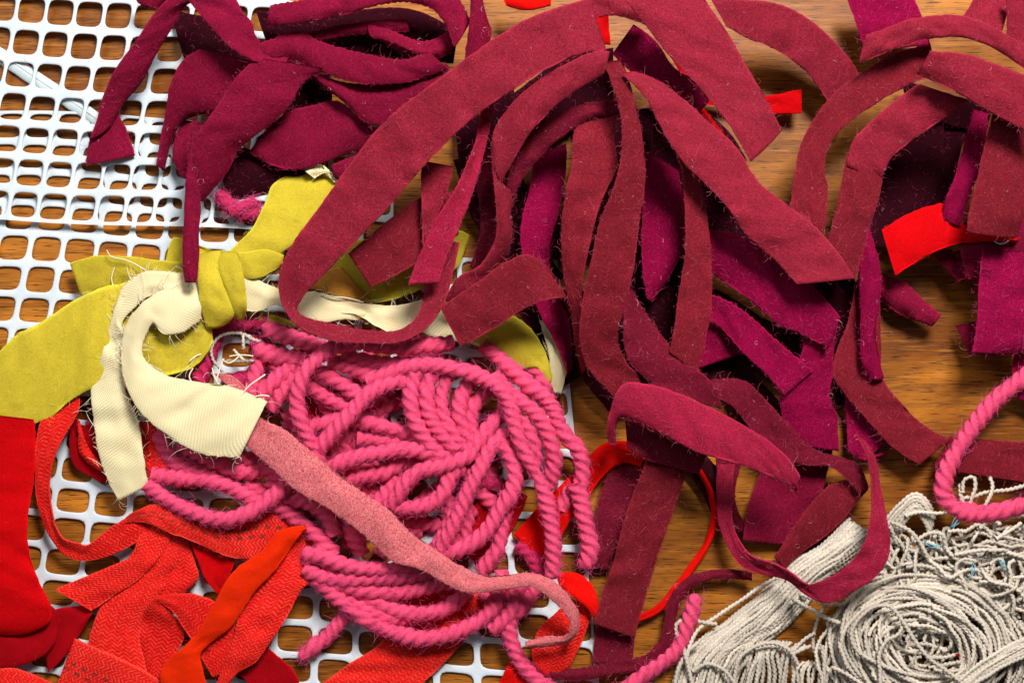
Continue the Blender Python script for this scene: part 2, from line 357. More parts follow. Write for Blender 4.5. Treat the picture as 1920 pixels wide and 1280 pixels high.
M = dict(
    burg=felt("burgundy_wool", BURG, fleck=lin(190, 90, 100)), wine=felt("wine_wool", WINE, fleck=lin(150, 60, 75)),
    rose=felt("rose_burgundy_wool", lin(158, 30, 60), fleck=lin(200, 100, 115)),
    burk=felt("shaded_burgundy_wool", lin(122, 28, 40), fleck=lin(170, 76, 86)),  # burgundy copy darkened for strips that get less light
    deep=felt("shade_dark_wool", lin(46, 7, 18)),  # near-black colour carries the shade of the gaps between strips
    crim=felt("crimson_wool", CRIM, fleck=lin(180, 70, 100)), mage=felt("magenta_wool", MAGE, light=1.9, fleck=lin(200, 70, 130)),
    yell=felt("chartreuse_wool", lin(206, 182, 52), light=1.14, dark=0.78, fleck=lin(150, 130, 25), bump=0.45, sheen=0.03),
    yelo=felt("chartreuse_wool_orange_end", lin(205, 140, 55), light=1.2, dark=0.75, bump=0.45),
    redf=felt("red_felt", lin(204, 5, 12), light=1.2, dark=0.68, bump=0.5, sheen=0.03, grain=0.9),
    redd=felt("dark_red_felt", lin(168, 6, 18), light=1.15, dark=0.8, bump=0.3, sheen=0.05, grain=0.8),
    oran=felt("orange_red_felt", lin(254, 46, 6), light=1.15, dark=0.84, bump=0.5, sheen=0.03, grain=0.9),
    velv=felt("scarlet_velvet", lin(228, 14, 8), light=1.15, dark=0.8, bump=0.3, sheen=0.1, grain=0.8),
    herr=herring("red_herringbone", lin(222, 14, 10), lin(240, 78, 60), contrast=0.62), herl=herring("bright_red_herringbone", lin(230, 20, 14), lin(242, 84, 66), contrast=0.68),
    herd=herring("stitched_red_herringbone", lin(224, 22, 14), lin(242, 88, 70), dots=True, contrast=0.7),
    cream=twill("cream_twill", lin(232, 216, 170)), tweed=tweed("salmon_tweed"),
    pink=wool_yarn("pink_yarn", lin(240, 78, 118), light=1.2, dark=0.72), pinkd=wool_yarn("rose_yarn", lin(190, 36, 84)),
    grey=wool_yarn("grey_linen_thread", lin(216, 203, 186), light=1.2, dark=0.6, vary=0.14, sheen=0.05),
    thr=plain("cream_thread", lin(238, 226, 196), 0.8, 0.2), blue=plain("blue_fibre", lin(130, 190, 210), 0.8, 0.2),
    f_burg=plain("burgundy_hair", lin(192, 84, 98), 0.9, 0.1), f_crim=plain("crimson_hair", lin(176, 58, 90), 0.9, 0.1),
    f_mage=plain("magenta_hair", lin(200, 66, 116), 0.9, 0.1), f_yell=plain("chartreuse_hair", lin(214, 200, 80), 0.9, 0.1),
    f_red=plain("red_hair", lin(235, 60, 45), 0.9, 0.1), f_pink=plain("pink_hair", lin(236, 92, 150), 0.9, 0.1),
    f_tweed=plain("salmon_hair", lin(236, 150, 150), 0.9, 0.1), f_pale=plain("pale_hair", lin(208, 140, 146), 0.9, 0.1),
    char=felt("charcoal_wool", lin(52, 48, 54), light=1.5, dark=0.6),
    plast=plain("clear_plastic_cord", lin(205, 216, 218), 0.25, 0.5))
def canvas_mat():
    t = NT("white_canvas_plastic"); tc = t.n('ShaderNodeTexCoord'); a = t.noise(tc.outputs['Object'], 900, 2); b = t.noise(tc.outputs['Object'], 60, 2)
    base = t.mix(t.rng(b, 0.3, 0.7), lin(204, 214, 222), lin(222, 228, 232)); t.l(base, t.b.inputs['Base Color'])
    t.b.inputs['Roughness'].default_value = 0.7; t.b.inputs['Specular IOR Level'].default_value = 0.2; t.bump(a, 0.3, 0.0004); return t.m
def wood_mat():
    t = NT("varnished_wood"); tc = t.n('ShaderNodeTexCoord'); o = tc.outputs['Object']
    def mp(sx, sy, loc=(0, 0, 0)):
        m = t.n('ShaderNodeMapping'); t.l(o, m.inputs[0]); m.inputs['Scale'].default_value = (sx, sy, 1); m.inputs['Location'].default_value = loc
        m.inputs['Rotation'].default_value = (0, 0, 0.03); return m.outputs[0]
    broad = t.noise(mp(5, 13), 1.0, 4, 0.6, 1.2); streak = t.noise(mp(16, 300), 1.0, 5, 0.7, 0.6); pore = t.noise(mp(95, 1500), 1.0, 2, 0.6)
    fine = t.noise(mp(40, 900, (3, 1, 0)), 1.0, 3, 0.6); wv = t.noise(mp(7, 48), 1.0, 4, 0.6, 1.8)
    base = t.mix(t.rng(broad, 0.38, 0.62), lin(122, 66, 14), lin(200, 124, 38)); base = t.mix(t.rng(wv, 0.42, 0.7, 0, 0.6), base, lin(118, 58, 14))
    base = t.mix(t.rng(streak, 0.48, 0.70, 0, 0.6), base, lin(80, 38, 10)); base = t.mix(t.rng(fine, 0.55, 0.72, 0, 0.5), base, lin(206, 142, 60))
    base = t.mix(t.rng(pore, 0.56, 0.66, 0, 0.85), base, lin(40, 20, 8))
    t.l(base, t.b.inputs['Base Color']); t.l(t.rng(streak, 0.3, 0.7, 0.36, 0.5), t.b.inputs['Roughness'])
    t.b.inputs['Specular IOR Level'].default_value = 0.22
    t.bump(t.math('SUBTRACT', 1.0, t.rng(pore, 0.55, 0.7)), 0.12, 0.0003); return t.m
M['canvas'] = canvas_mat(); M['wood'] = wood_mat()

# ------------------------------------------------------------------ table and rug canvas
def table():
    x0, x1, y0, y1, t, b = -0.75, 0.75, -0.55, 0.55, 0.03, 0.003
    prof = [(0, -t), (0, -b), (b, 0)]
    V = []; 
    for ins, z in [(0.0, -t), (0.0, -b), (b * 0.3, -b * 0.3), (b, 0.0)]:
        V += [(x0 + ins, y0 + ins, z), (x1 - ins, y0 + ins, z), (x1 - ins, y1 - ins, z), (x0 + ins, y1 - ins, z)]
    F = [[3, 2, 1, 0], [12, 13, 14, 15]]
    for k in range(3):
        for i in range(4): j = (i + 1) % 4; F.append([4*k + i, 4*k + j, 4*k + 4 + j, 4*k + 4 + i])
    o = link("table", make_mesh("table", np.array(V), np.array(F), smooth=False), M['wood'], kind="structure")
    o["label"] = "varnished brown wooden table top under the wool scraps"
table()
def canvas(name, label, fn, i0, i1, j0, j1, zf, thick=6.0, hole=(0.83, 0.775), skip=None):
    """rug canvas: one moulded net; every cell is a rounded hole between soft-edged bars"""
    n = 28; th = (np.arange(n) + 0.5) * 2 * np.pi / n; c, s = np.cos(th), np.sin(th)
    sq = np.maximum(np.abs(c), np.abs(s)); outer = np.stack([c / sq, s / sq], -1) * 0.5
    p = 4.2; se = (np.abs(c) ** p + np.abs(s) ** p) ** (-1 / p); inner = np.stack([c * se * hole[0], s * se * hole[1]], -1) * 0.5
    r = np.random.default_rng(5); VV = []; FF = []; off = 0
    levels = [(0.0, 1.0, 1), (0.55, 0.98, 1), (0.85, 0.8, 1), (0.97, 0.45, 1), (1.0, 0.0, 1), (0.95, -0.6, 1), (0.5, -0.95, 1), (0.0, -1.0, 1)]
    L = len(levels); idx = np.arange(L * n).reshape(L, n); nx = np.roll(idx, -1, 1)
    F0 = np.stack([idx[:-1], nx[:-1], nx[1:], idx[1:]], -1).reshape(-1, 4)[:, ::-1]
    # corners: force the four square corners onto ring vertices
    for k in range(4):
        a = (k + 0.5) * np.pi / 2; kk = int(np.argmin(np.abs(((th - a + np.pi) % (2 * np.pi)) - np.pi)))
        outer[kk] = [math.copysign(0.5, math.cos(a)), math.copysign(0.5, math.sin(a))]
    for j in range(j0, j1):
        for i in range(i0, i1):
            if skip and skip(i, j): continue
            jit = 1 + r.normal(0, 0.03, 2); G = []
            for f, zz, _ in levels:
                q = outer * (1 - f) + inner * f * jit; x, y = fn(i + q[:, 0], j + q[:, 1]); G.append(np.stack([x, y, zf(x, y) + 0.5 * thick * zz], -1))
            VV.append(np.concatenate(G)); FF.append(F0 + off); off += L * n
    V = np.concatenate(VV)
    V[:, 2] = np.maximum(V[:, 2], 0.6)
    return link(name, make_mesh(name, W(V), np.concatenate(FF)), M['canvas'], None, label, "rug canvas")
def latB(i, j):
    t = j / 8.0; return 211 - 74 * t + (62 + 9 * t) * i, 477 + 461 * t + (3 + 1.5 * t) * i + 4 * np.sin(i * 0.7)
def latA(i, j):
    return 59 + 54.3 * i - 11.5 * j + 1.2 * np.sin(j * 1.3), 20 + 2.5 * i + 60 * j + 3 * np.sin(i * 0.6)
canvas("rug_canvas", "white rug canvas net with rounded square holes under the pink yarn, lower sheet", latB, -6, 14, -4, 15,
       lambda x, y: 5 + 2.0 * np.sin(x / 130) * np.cos(y / 170) + 0 * x, skip=lambda i, j: (j < 0 and i > 8) )
canvas("rug_canvas", "white rug canvas net at the upper left corner, its lower edge lapping over another sheet", latA, -4, 10, -2, 7,
       lambda x, y: 15 + 6 * np.clip((y - 60) / 300, 0, 1) + 2.0 * np.sin(x / 90), thick=6.0, hole=(0.85, 0.775))
pc = root("plastic_cord", 80, 150, 6, "clear flat plastic cord lying diagonally under the upper left canvas", "cord")
ribbon("cord", "plastic cord body", [(-30,70,-40,95),(20,100,10,128),(80,140,70,168),(140,180,130,206),(200,222,190,246)], 5, M['plast'], parent=pc, thick=5, wav=0.3, edge=(0.3, 20))
ribbon("groove", "plastic cord groove", [(-33,77,-36,84),(18,108,15,115),(78,148,75,155),(138,187,135,194),(197,229,194,236)], 8, M['plast'], parent=pc, thick=3, wav=0.2, edge=(0.2, 20))

# ------------------------------------------------------------------ wool strips (edge pairs traced on the table, with heights)
G1, G2, G3 = "burgundy wool strips", "crimson wool strips", "magenta wool strips"
def strip(label, st, z, mat, fz="f_burg", group="burgundy wool strips", **kw):
    nm = kw.pop('name', 'wool_strip')
    zz = np.atleast_1d(np.array(z, float)); z = zz + np.maximum(0, zz - 50) * 0.7 * (group in (G1, G2, G3))
    if group in (G1, G2, G3): kw.setdefault('tilt', 0.25)
    return ribbon(nm, label, st, z, M[mat], "fabric strip", group, fuzz_mat=M[fz] if fz else None, **kw)
# --- top centre arches
strip("widest burgundy strip arching from the top centre to a U-turn above the pink yarn",
 [(1108,-4,1137,95),(1060,10,1085,103),(1000,30,1030,127),(930,70,972,162),(860,120,915,200),(800,165,866,240),(740,210,815,290),(690,262,768,342),(640,330,725,392),(590,400,668,452),(548,458,612,510),(524,515,572,552),(526,560,557,578),(548,602,566,592),(596,630,610,604),(684,643,704,621),(762,637,752,618),(806,608,776,601),(836,560,792,570),(850,510,797,520),(862,455,822,450)],
 [168,170,170,168,164,158,150,140,130,124,118,112,108,106,104,102,100,98,94,86,76], 'burg', tilt=0.25, dens=0.014)
strip("rose-red strip hanging beside the big arch, square cut end above the cream twill",
 [(905,150,925,160),(903,200,924,205),(893,260,913,262),(874,310,899,318),(850,360,882,375),(815,415,860,428),(790,470,836,485),(764,534,824,530)], [112,118,122,126,124,120,116,112], 'rose', tilt=0.3, scallop=0.7)
strip("short burgundy strip poking out below the big arch, slanted end over the yellow wool",
 [(850,360,860,440),(790,370,800,480),(720,420,750,512),(652,475,694,538)], [82,86,88,90], 'burk')
strip("small wedge of burgundy strip standing between the big arch and its returning strip",
 [(789,301,850,312),(790,350,838,362),(791,410,815,415),(794,462,800,462)], [106,104,100,96], 'burg')
strip("burgundy strip curving left from the central peak and dropping on edge to the left",
 [(1143,97,1132,140),(1110,98,1100,158),(1076,113,1076,172),(1017,145,1029,211),(959,195,986,262),(925,250,959,309),(922,305,940,350),(927,355,957,358),(931,400,957,402),(928,450,958,452),(905,492,942,490),(852,528,872,560),(835,560,850,580)],
 [170,168,166,160,152,142,136,130,124,114,100,84,74], 'burg', tilt=0.35, scallop=0.4)
strip("dark burgundy strip curving just inside the central arch",
 [(1165,188,1172,214),(1095,195,1108,224),(1036,220,1062,252),(990,262,1018,290),(955,320,975,345),(945,380,962,392)], [134,132,128,122,112,100], 'wine', tilt=0.2)
strip("long central burgundy strip running straight down from the peak in front of the others",
 [(1132,118,1166,112),(1148,160,1182,160),(1162,210,1196,215),(1166,260,1206,270),(1158,325,1210,320),(1145,365,1208,365),(1130,400,1201,400),(1107,494,1189,500),(1091,572,1173,572),(1087,642,1158,634),(1102,690,1172,675),(1136,728,1196,704),(1162,756,1205,725)],
 [172,168,164,160,156,152,148,140,130,118,104,96,88], 'burk', dens=0.014, tilt=0.15)
strip("burgundy strip hanging left of the long central strip, narrowing behind it",
 [(1092,206,1158,206),(1076,250,1152,250),(1070,320,1155,320),(1062,350,1140,350),(1055,400,1120,400),(1052,450,1106,460),(1057,520,1092,530),(1070,580,1092,580),(1080,650,1096,640),(1092,700,1110,680)], [126,130,132,130,126,120,112,104,92,78], 'burk', tilt=-0.3)
strip("soft magenta strip standing behind the left central burgundy strips",
 [(1002,290,1062,270),(992,360,1060,330),(981,400,1047,400),(975,450,1032,455),(985,500,1030,500),(1004,570,1046,550),(1040,640,1068,610),(1064,700,1072,690)], [60,72,78,76,70,62,50,38], 'mage', 'f_mage', G3)
strip("short burgundy strip humped over a fold with its square cut end on the yellow leaf",
 [(825,576,864,650),(860,552,905,628),(905,522,950,600),(950,490,990,575),(985,477,1020,563),(1012,487,1045,559),(1046,530,1064,563),(1060,570,1072,585)], [104,110,118,126,132,130,116,92], 'burk', tilt=0.2)
strip("long burgundy strip running diagonally from the peak to the right-hand fold",
 [(1166,140,1200,138),(1181,152,1228,149),(1212,187,1280,185),(1240,242,1330,230),(1275,297,1378,272),(1322,345,1420,338),(1361,385,1462,374),(1400,441,1519,416),(1445,480,1560,458),(1494,533,1603,522)], [166,164,160,156,150,144,140,136,132,128], 'burg', dens=0.014, bow=5)
strip("broad burgundy strip with a pointed cut end slanting down from the top edge",
 [(1165,-8,1318,-6),(1212,50,1369,70),(1251,101,1400,125),(1310,164,1435,184),(1369,238,1458,228),(1408,303,1466,244)], [158,156,152,148,142,136], 'burg', dens=0.014, bow=6)
strip("burgundy strip arching over the bare wood at the top right of centre",
 [(1330,-6,1362,50),(1400,0,1405,74),(1459,8,1439,86),(1509,31,1478,109),(1556,70,1513,137),(1595,113,1548,184),(1610,140,1575,225)], [110,104,94,84,74,62,50], 'burg', tilt=0.25, scallop=0.4)
strip("stub of burgundy strip at the top edge between two broad strips",
 [(1106,-8,1122,34),(1140,-8,1150,30),(1180,-8,1185,38),(1230,10,1215,50)], [130,132,132,128], 'burg')
strip("bright magenta strip tucked behind the peak under the broad burgundy strip",
 [(1148,102,1188,46),(1185,138,1232,80),(1210,155,1262,125),(1252,186,1297,148),(1290,230,1330,190)], [92,96,96,90,76], 'mage', 'f_mage', G3)
strip("burgundy strip hanging vertically to the right of the long central strip",
 [(1200,160,1240,180),(1240,230,1262,240),(1262,275,1285,280),(1278,320,1314,351),(1284,400,1326,410),(1284,478,1334,490),(1271,556,1334,576),(1263,619,1322,642),(1254,660,1308,700)], [120,118,116,116,116,114,110,106,98], 'burk', tilt=0.3, scallop=0.5)
strip("burgundy strip slanting right beneath the central strips to the bright bent strip",
 [(1168,540,1186,545),(1169,595,1212,588),(1171,654,1263,654),(1189,690,1310,693),(1232,724,1341,724),(1290,750,1353,767)], [94,96,98,98,96,90], 'wine', bow=4)
strip("magenta strip with a pointed lower end in the dark hollow right of the centre",
 [(1208,280,1272,320),(1205,380,1283,400),(1203,460,1280,470),(1206,520,1252,522),(1214,562,1222,562)], [66,70,74,74,70], 'mage', 'f_mage', G3)
strip("narrow dark burgundy strip crossing under the left side of the central pile",
 [(880,290,935,280),(895,360,950,350),(900,430,960,430),(880,500,930,520)], [52,54,54,48], 'wine')
# --- right side folds
strip("burgundy strip bent like a hairpin whose left leg runs straight down to the diagonal strip",
 [(1745,84,1755,140),(1690,95,1715,155),(1611,140,1650,190),(1564,175,1590,232),(1529,219,1555,272),(1502,270,1546,318),(1489,332,1552,352),(1480,400,1545,435),(1470,450,1530,470)], [116,116,112,108,104,100,98,96,90], 'burk', tilt=0.2, scallop=0.4)
strip("burgundy strip coming down left from the upper right to a sharp fold",
 [(1725,158,1815,188),(1700,172,1763,227),(1666,199,1712,262),(1627,234,1670,298),(1597,268,1655,330),(1587,310,1650,340)], [126,124,120,116,112,108], 'burg', bow=3)
strip("burgundy strip dropping from the sharp fold to its pointed end at the diagonal strip",
 [(1588,285,1656,320),(1580,330,1650,363),(1564,410,1630,430),(1552,449,1617,478),(1545,500,1603,524)], [108,112,114,116,116], 'burk', bow=3, tilt=0.1)
strip("magenta strip dropping in from the top edge at the upper right",
 [(1586,-8,1712,-8),(1605,45,1730,35),(1620,95,1745,85)], [66,66,62], 'mage', 'f_mage', G3)
strip("burgundy strip bridging over the others at the top right with a cut left end",
 [(1625,66,1611,119),(1654,56,1654,102),(1697,39,1697,86),(1752,29,1752,72),(1810,31,1810,72),(1861,51,1869,94),(1900,72,1920,129),(1945,95,1960,150)], [138,142,146,148,148,146,144,142], 'burg', dens=0.013, tilt=0.15)
strip("short burgundy piece behind the bridging strip at the very top right",
 [(1800,40,1880,60),(1830,-8,1896,-8)], [108,104], 'burg')
strip("burgundy strip end at the extreme top right corner", [(1886,-8,1960,-8),(1888,85,1960,110)], [120,116], 'burg')
strip("topmost burgundy strip at the right edge with pale curly lint on it",
 [(1744,96,1718,140),(1810,102,1790,172),(1869,121,1849,207),(1945,152,1945,258)], [158,162,164,164], 'burg', dens=0.02, bow=4)
strip("burgundy strip hanging vertically at the right edge above the red strip",
 [(1861,215,1960,240),(1841,293,1950,310),(1826,360,1930,385),(1814,410,1912,425),(1813,436,1902,447)], [126,128,128,126,124], 'burk', dens=0.014)
strip("bright magenta strip on edge between dark folds at the right",
 [(1826,205,1852,212),(1805,280,1845,290),(1790,330,1830,340),(1771,382,1808,402),(1768,410,1800,425)], [88,92,94,90,84], 'mage', 'f_mage', G3, tilt=-0.2)
strip("plain red felt strip curling out from under the burgundy strips at the right",
 [(1654,431,1679,516),(1693,406,1720,490),(1740,387,1762,468),(1782,384,1800,456),(1815,428,1825,455),(1868,444,1862,453),(1912,446,1906,454)], [104,108,108,104,104,104,106], 'redf', 'f_red', "red felt strips", dens=0.002, bow=5)
strip("wide magenta strip folded under itself at the right edge above the wood",
 [(1841,470,1960,470),(1834,548,1960,560),(1830,615,1945,640),(1822,661,1905,664)], [88,90,88,84], 'mage', 'f_mage', G3, dens=0.02)
strip("dark crimson fold passing behind the red strip at the right edge", [(1790,420,1960,400),(1800,470,1960,478),(1812,520,1850,520)], [70,74,60], 'crim', 'f_crim', G2)
strip("small dark crimson strip end lying under the magenta strip at the right edge", [(1792,611,1850,600),(1818,664,1860,665)], [40,44], 'crim', 'f_crim', G2)
strip("narrow magenta strip hanging at the right edge above the pink cord", [(1905,650,1960,640),(1897,700,1960,700),(1905,745,1960,770)], [56,52,44], 'mage', 'f_mage', G3)
strip("dark curled crimson strip end under the red strip", [(1740,470,1800,470),(1770,500,1812,490),(1800,530,1830,520)], [46,50,52], 'crim', 'f_crim', G2, scallop=0.8)
strip("upright magenta strip at the left edge of the bare wood patch",
 [(1600,440,1630,425),(1610,500,1650,500),(1613,595,1650,564),(1615,673,1642,634),(1632,712,1657,708)], [84,84,82,76,66], 'mage', 'f_mage', G3, tilt=0.15)
strip("dark crimson strip with a wavy edge ending on the bare wood",
 [(1640,480,1636,540),(1654,509,1650,558),(1697,529,1681,585),(1732,562,1715,600),(1765,590,1746,611)], [46,44,42,42,40], 'crim', 'f_crim', G2, scallop=1.2)
strip("long burgundy strip bending round the lower side of the bare wood",
 [(1612,500,1650,520),(1590,600,1652,640),(1562,706,1662,722),(1584,738,1689,754),(1634,797,1724,790),(1673,838,1757,812),(1724,871,1785,822)], [54,58,60,58,54,52,54], 'burk', bow=3)
strip("flat burgundy strip running off the right edge under the pink cord",
 [(1748,876,1782,818),(1800,885,1815,822),(1870,895,1880,826),(1960,912,1960,830)], [40,38,36,36], 'burk', bow=2)
strip("short dark magenta strip ending just below the long bending strip",
 [(1585,740,1640,760),(1588,800,1662,820),(1596,850,1630,858),(1630,862,1668,848)], [34,36,36,36], 'mage', 'f_mage', G3)
strip("bright magenta strip running diagonally down to a pointed fold right of the pile",
 [(1300,430,1296,480),(1340,432,1335,512),(1400,446,1400,558),(1440,478,1459,607),(1500,525,1509,630),(1530,543,1540,645),(1576,595,1552,655)], [80,86,90,92,92,90,86], 'mage', 'f_mage', G3, dens=0.018, bow=5)
strip("magenta strip hanging from the pointed fold down to the bare wood",
 [(1500,625,1572,600),(1504,660,1563,650),(1480,700,1562,700),(1462,735,1556,745),(1470,790,1568,780),(1510,835,1573,846)], [72,70,66,62,56,50], 'mage', 'f_mage', G3, dens=0.014, bow=6)
strip("crimson strip with a curly edge crossing behind the magenta diagonal strip",
 [(1290,540,1300,600),(1335,552,1335,605),(1400,587,1400,668),(1459,640,1440,705),(1525,695,1470,742)], [72,74,76,76,74], 'mage', 'f_mage', G3, scallop=1.2)
strip("magenta strip showing in shade left of the bare wood sliver", [(1300,540,1290,560),(1340,610,1300,640),(1400,660,1310,690)], [58,60,56], 'mage', 'f_mage', G3)
strip("rose burgundy strip bent over a fold and pointing right, brightest in the lower centre",
 [(1142,832,1153,832),(1139,800,1153,800),(1147,760,1164,785),(1165,722,1196,790),(1215,720,1250,818),(1271,736,1310,849),(1330,763,1375,866),(1400,800,1447,893),(1451,834,1472,908),(1484,866,1490,919),(1500,893,1497,922)], [90,108,120,126,128,128,126,124,122,120,118], 'rose', dens=0.014, bow=5)
strip("shaded burgundy fold lying directly beneath the bent rose strip",
 [(1172,780,1176,838),(1220,800,1210,860),(1270,820,1262,875),(1330,840,1310,888)], [86,84,80,76], 'wine')
strip("burgundy strip hanging straight down from the lower centre to a square cut end",
 [(1215,835,1300,852),(1209,866,1287,887),(1173,964,1263,956),(1150,1053,1236,1034),(1130,1112,1212,1112),(1114,1169,1188,1195)], [70,70,64,56,50,48], 'burk', dens=0.014, bow=4)
strip("dark wine strip behind the left side of the straight hanging strip",
 [(1150,860,1215,860),(1125,930,1190,930),(1110,1000,1160,1010),(1112,1060,1140,1070)], [36,36,34,30], 'wine')
strip("dark end of a wine strip showing below the square cut end", [(1120,1150,1195,1170),(1115,1200,1190,1200),(1111,1243,1186,1240)], [22,20,18], 'wine')
strip("dark wine strip going down behind the tip of the rose strip",
 [(1340,850,1395,860),(1350,920,1378,930),(1360,990,1405,1000)], [30,28,26], 'wine')
strip("thin-edged burgundy strip looping right from the centre over the wood to a twist",
 [(1330,712,1332,740),(1390,712,1370,760),(1432,745,1420,820),(1480,797,1465,860),(1530,845,1515,872),(1576,857,1560,876),(1611,874,1590,900),(1628,915,1608,925)], [78,74,70,66,62,58,56,54], 'wine', tilt=-0.3, scallop=0.5)
strip("long burgundy loop dropping on edge and curling round over the grey thread",
 [(1609,822,1617,823),(1623,850,1637,850),(1634,917,1651,913),(1631,975,1662,967),(1611,1034,1668,1035),(1576,1069,1645,1078),(1540,1088,1600,1108),(1513,1094,1556,1130),(1480,1070,1517,1118),(1450,1055,1478,1088),(1405,1038,1432,1076),(1380,1000,1392,1062),(1372,960,1358,1010),(1374,900,1344,950),(1378,870,1345,870)],
 [72,76,82,92,98,98,96,92,84,76,66,58,52,46,40], 'rose', tilt=0.2, dens=0.014)
strip("curved burgundy strip lying on the wood inside the loop by the grey thread",
 [(1622,897,1628,917),(1590,898,1610,938),(1556,909,1580,975),(1515,950,1540,1010),(1480,1000,1500,1038),(1452,1045,1470,1068)], [48,46,44,42,40,40], 'burk', tilt=0.2)
strip("dark magenta strip on the wood under the tip of the rose strip",
 [(1440,850,1565,830),(1420,900,1550,890),(1402,950,1528,960),(1392,1012,1488,1022)], [34,32,28,26], 'crim', 'f_crim', G2)
strip("thin dark wool strip on edge looping from the grey thread round to the lower centre",
 [(1410,1072,1410,1088),(1330,1069,1330,1087),(1288,1082,1296,1102),(1254,1122,1272,1142),(1240,1190,1262,1200),(1212,1225,1228,1247),(1154,1238,1156,1262),(1068,1252,1068,1276),(1000,1240,1002,1262),(960,1236,962,1250)], [30,30,32,34,36,34,30,28,26,24], 'wine', tilt=-0.2, scallop=0.6)
# --- added lower strips, coloured near-black to stand for shade in the gaps
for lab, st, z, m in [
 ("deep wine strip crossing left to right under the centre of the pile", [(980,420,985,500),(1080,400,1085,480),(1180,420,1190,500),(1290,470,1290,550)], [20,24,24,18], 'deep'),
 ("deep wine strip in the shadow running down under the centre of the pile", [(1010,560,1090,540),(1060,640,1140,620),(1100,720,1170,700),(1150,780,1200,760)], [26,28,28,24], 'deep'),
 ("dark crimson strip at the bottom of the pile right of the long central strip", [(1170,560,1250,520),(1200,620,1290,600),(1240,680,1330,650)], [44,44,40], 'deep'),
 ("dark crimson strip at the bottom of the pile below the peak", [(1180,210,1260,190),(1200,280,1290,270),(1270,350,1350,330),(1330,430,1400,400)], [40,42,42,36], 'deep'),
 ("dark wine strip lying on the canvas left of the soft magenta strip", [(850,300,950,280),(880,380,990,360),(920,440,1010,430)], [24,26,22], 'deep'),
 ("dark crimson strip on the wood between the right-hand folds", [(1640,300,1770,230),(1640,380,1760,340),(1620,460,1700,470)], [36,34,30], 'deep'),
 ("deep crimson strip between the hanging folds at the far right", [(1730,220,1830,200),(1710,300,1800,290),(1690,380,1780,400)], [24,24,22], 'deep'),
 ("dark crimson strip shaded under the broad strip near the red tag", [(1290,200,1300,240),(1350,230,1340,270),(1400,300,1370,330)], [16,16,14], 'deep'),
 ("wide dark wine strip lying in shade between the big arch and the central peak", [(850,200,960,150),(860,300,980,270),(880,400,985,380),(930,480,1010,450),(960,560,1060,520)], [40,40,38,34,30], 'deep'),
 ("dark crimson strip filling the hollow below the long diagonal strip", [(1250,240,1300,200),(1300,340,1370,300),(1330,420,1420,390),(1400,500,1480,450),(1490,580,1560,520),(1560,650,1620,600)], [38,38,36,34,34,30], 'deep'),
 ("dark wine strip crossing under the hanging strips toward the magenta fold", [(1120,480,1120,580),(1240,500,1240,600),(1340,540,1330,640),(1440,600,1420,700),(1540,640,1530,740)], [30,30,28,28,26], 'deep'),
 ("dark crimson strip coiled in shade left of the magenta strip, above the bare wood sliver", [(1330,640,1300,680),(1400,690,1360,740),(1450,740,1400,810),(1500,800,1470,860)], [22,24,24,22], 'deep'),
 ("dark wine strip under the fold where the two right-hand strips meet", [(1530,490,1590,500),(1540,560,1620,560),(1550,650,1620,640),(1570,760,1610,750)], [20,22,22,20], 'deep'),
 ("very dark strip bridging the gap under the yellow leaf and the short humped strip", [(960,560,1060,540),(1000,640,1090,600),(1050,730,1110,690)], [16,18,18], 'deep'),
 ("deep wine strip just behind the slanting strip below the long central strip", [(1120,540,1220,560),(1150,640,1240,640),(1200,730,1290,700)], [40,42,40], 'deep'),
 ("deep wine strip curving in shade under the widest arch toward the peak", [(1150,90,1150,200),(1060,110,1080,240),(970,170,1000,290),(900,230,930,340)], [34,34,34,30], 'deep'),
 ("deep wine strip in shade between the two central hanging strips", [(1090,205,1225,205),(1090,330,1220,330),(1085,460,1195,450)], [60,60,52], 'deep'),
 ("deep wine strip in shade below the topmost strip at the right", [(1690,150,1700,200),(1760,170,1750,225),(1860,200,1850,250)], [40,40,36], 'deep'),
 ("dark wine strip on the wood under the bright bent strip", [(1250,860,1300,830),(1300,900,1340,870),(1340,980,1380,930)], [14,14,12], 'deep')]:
    strip(lab, st, z, m, 'f_crim', "added strips coloured dark as shade in the pile", dens=0.006)
# --- crimson strips, top left
strip("crimson strip slanting down left over the canvas to a twisted wavy end",
 [(325,-10,392,-10),(301,12,357,4),(254,78,328,45),(215,133,291,106),(195,176,270,148),(176,242,223,206),(168,262,221,214)], [96,92,82,70,58,40,36], 'crim', 'f_crim', G2, dens=0.014)
strip("dark twisted tip of crimson strip resting on the canvas", [(218,205,172,250),(226,222,165,275),(240,250,162,305),(254,292,166,310)], [30,30,30,30], 'crim', 'f_crim', G2, scallop=0.8, tilt=0.2)
strip("crimson strip crossing the top left from the edge to the gathered middle",
 [(345,-10,440,-10),(357,6,452,18),(395,50,472,42),(430,88,482,72),(468,112,500,90),(530,130,545,100)], [112,112,112,108,100,90], 'crim', 'f_crim', G2, scallop=0.4)
strip("crimson strip with a ruffled upper edge running right under the big arch",
 [(470,86,470,106),(497,78,510,112),(556,58,560,118),(600,78,620,142),(650,93,680,158),(700,104,740,158),(750,112,790,148),(806,98,840,130)], [96,94,92,94,94,92,90,86], 'crim', 'f_crim', G2, scallop=1.4, tilt=0.3)
strip("crimson strip along the top edge with a cut left end and ruffled lower edge",
 [(507,10,499,50),(567,0,567,43),(645,-14,645,27),(723,-30,723,8),(790,-30,774,6),(850,-10,821,27),(882,40,852,90)], [112,114,116,116,114,110,104], 'crim', 'f_crim', G2, scallop=1.2)
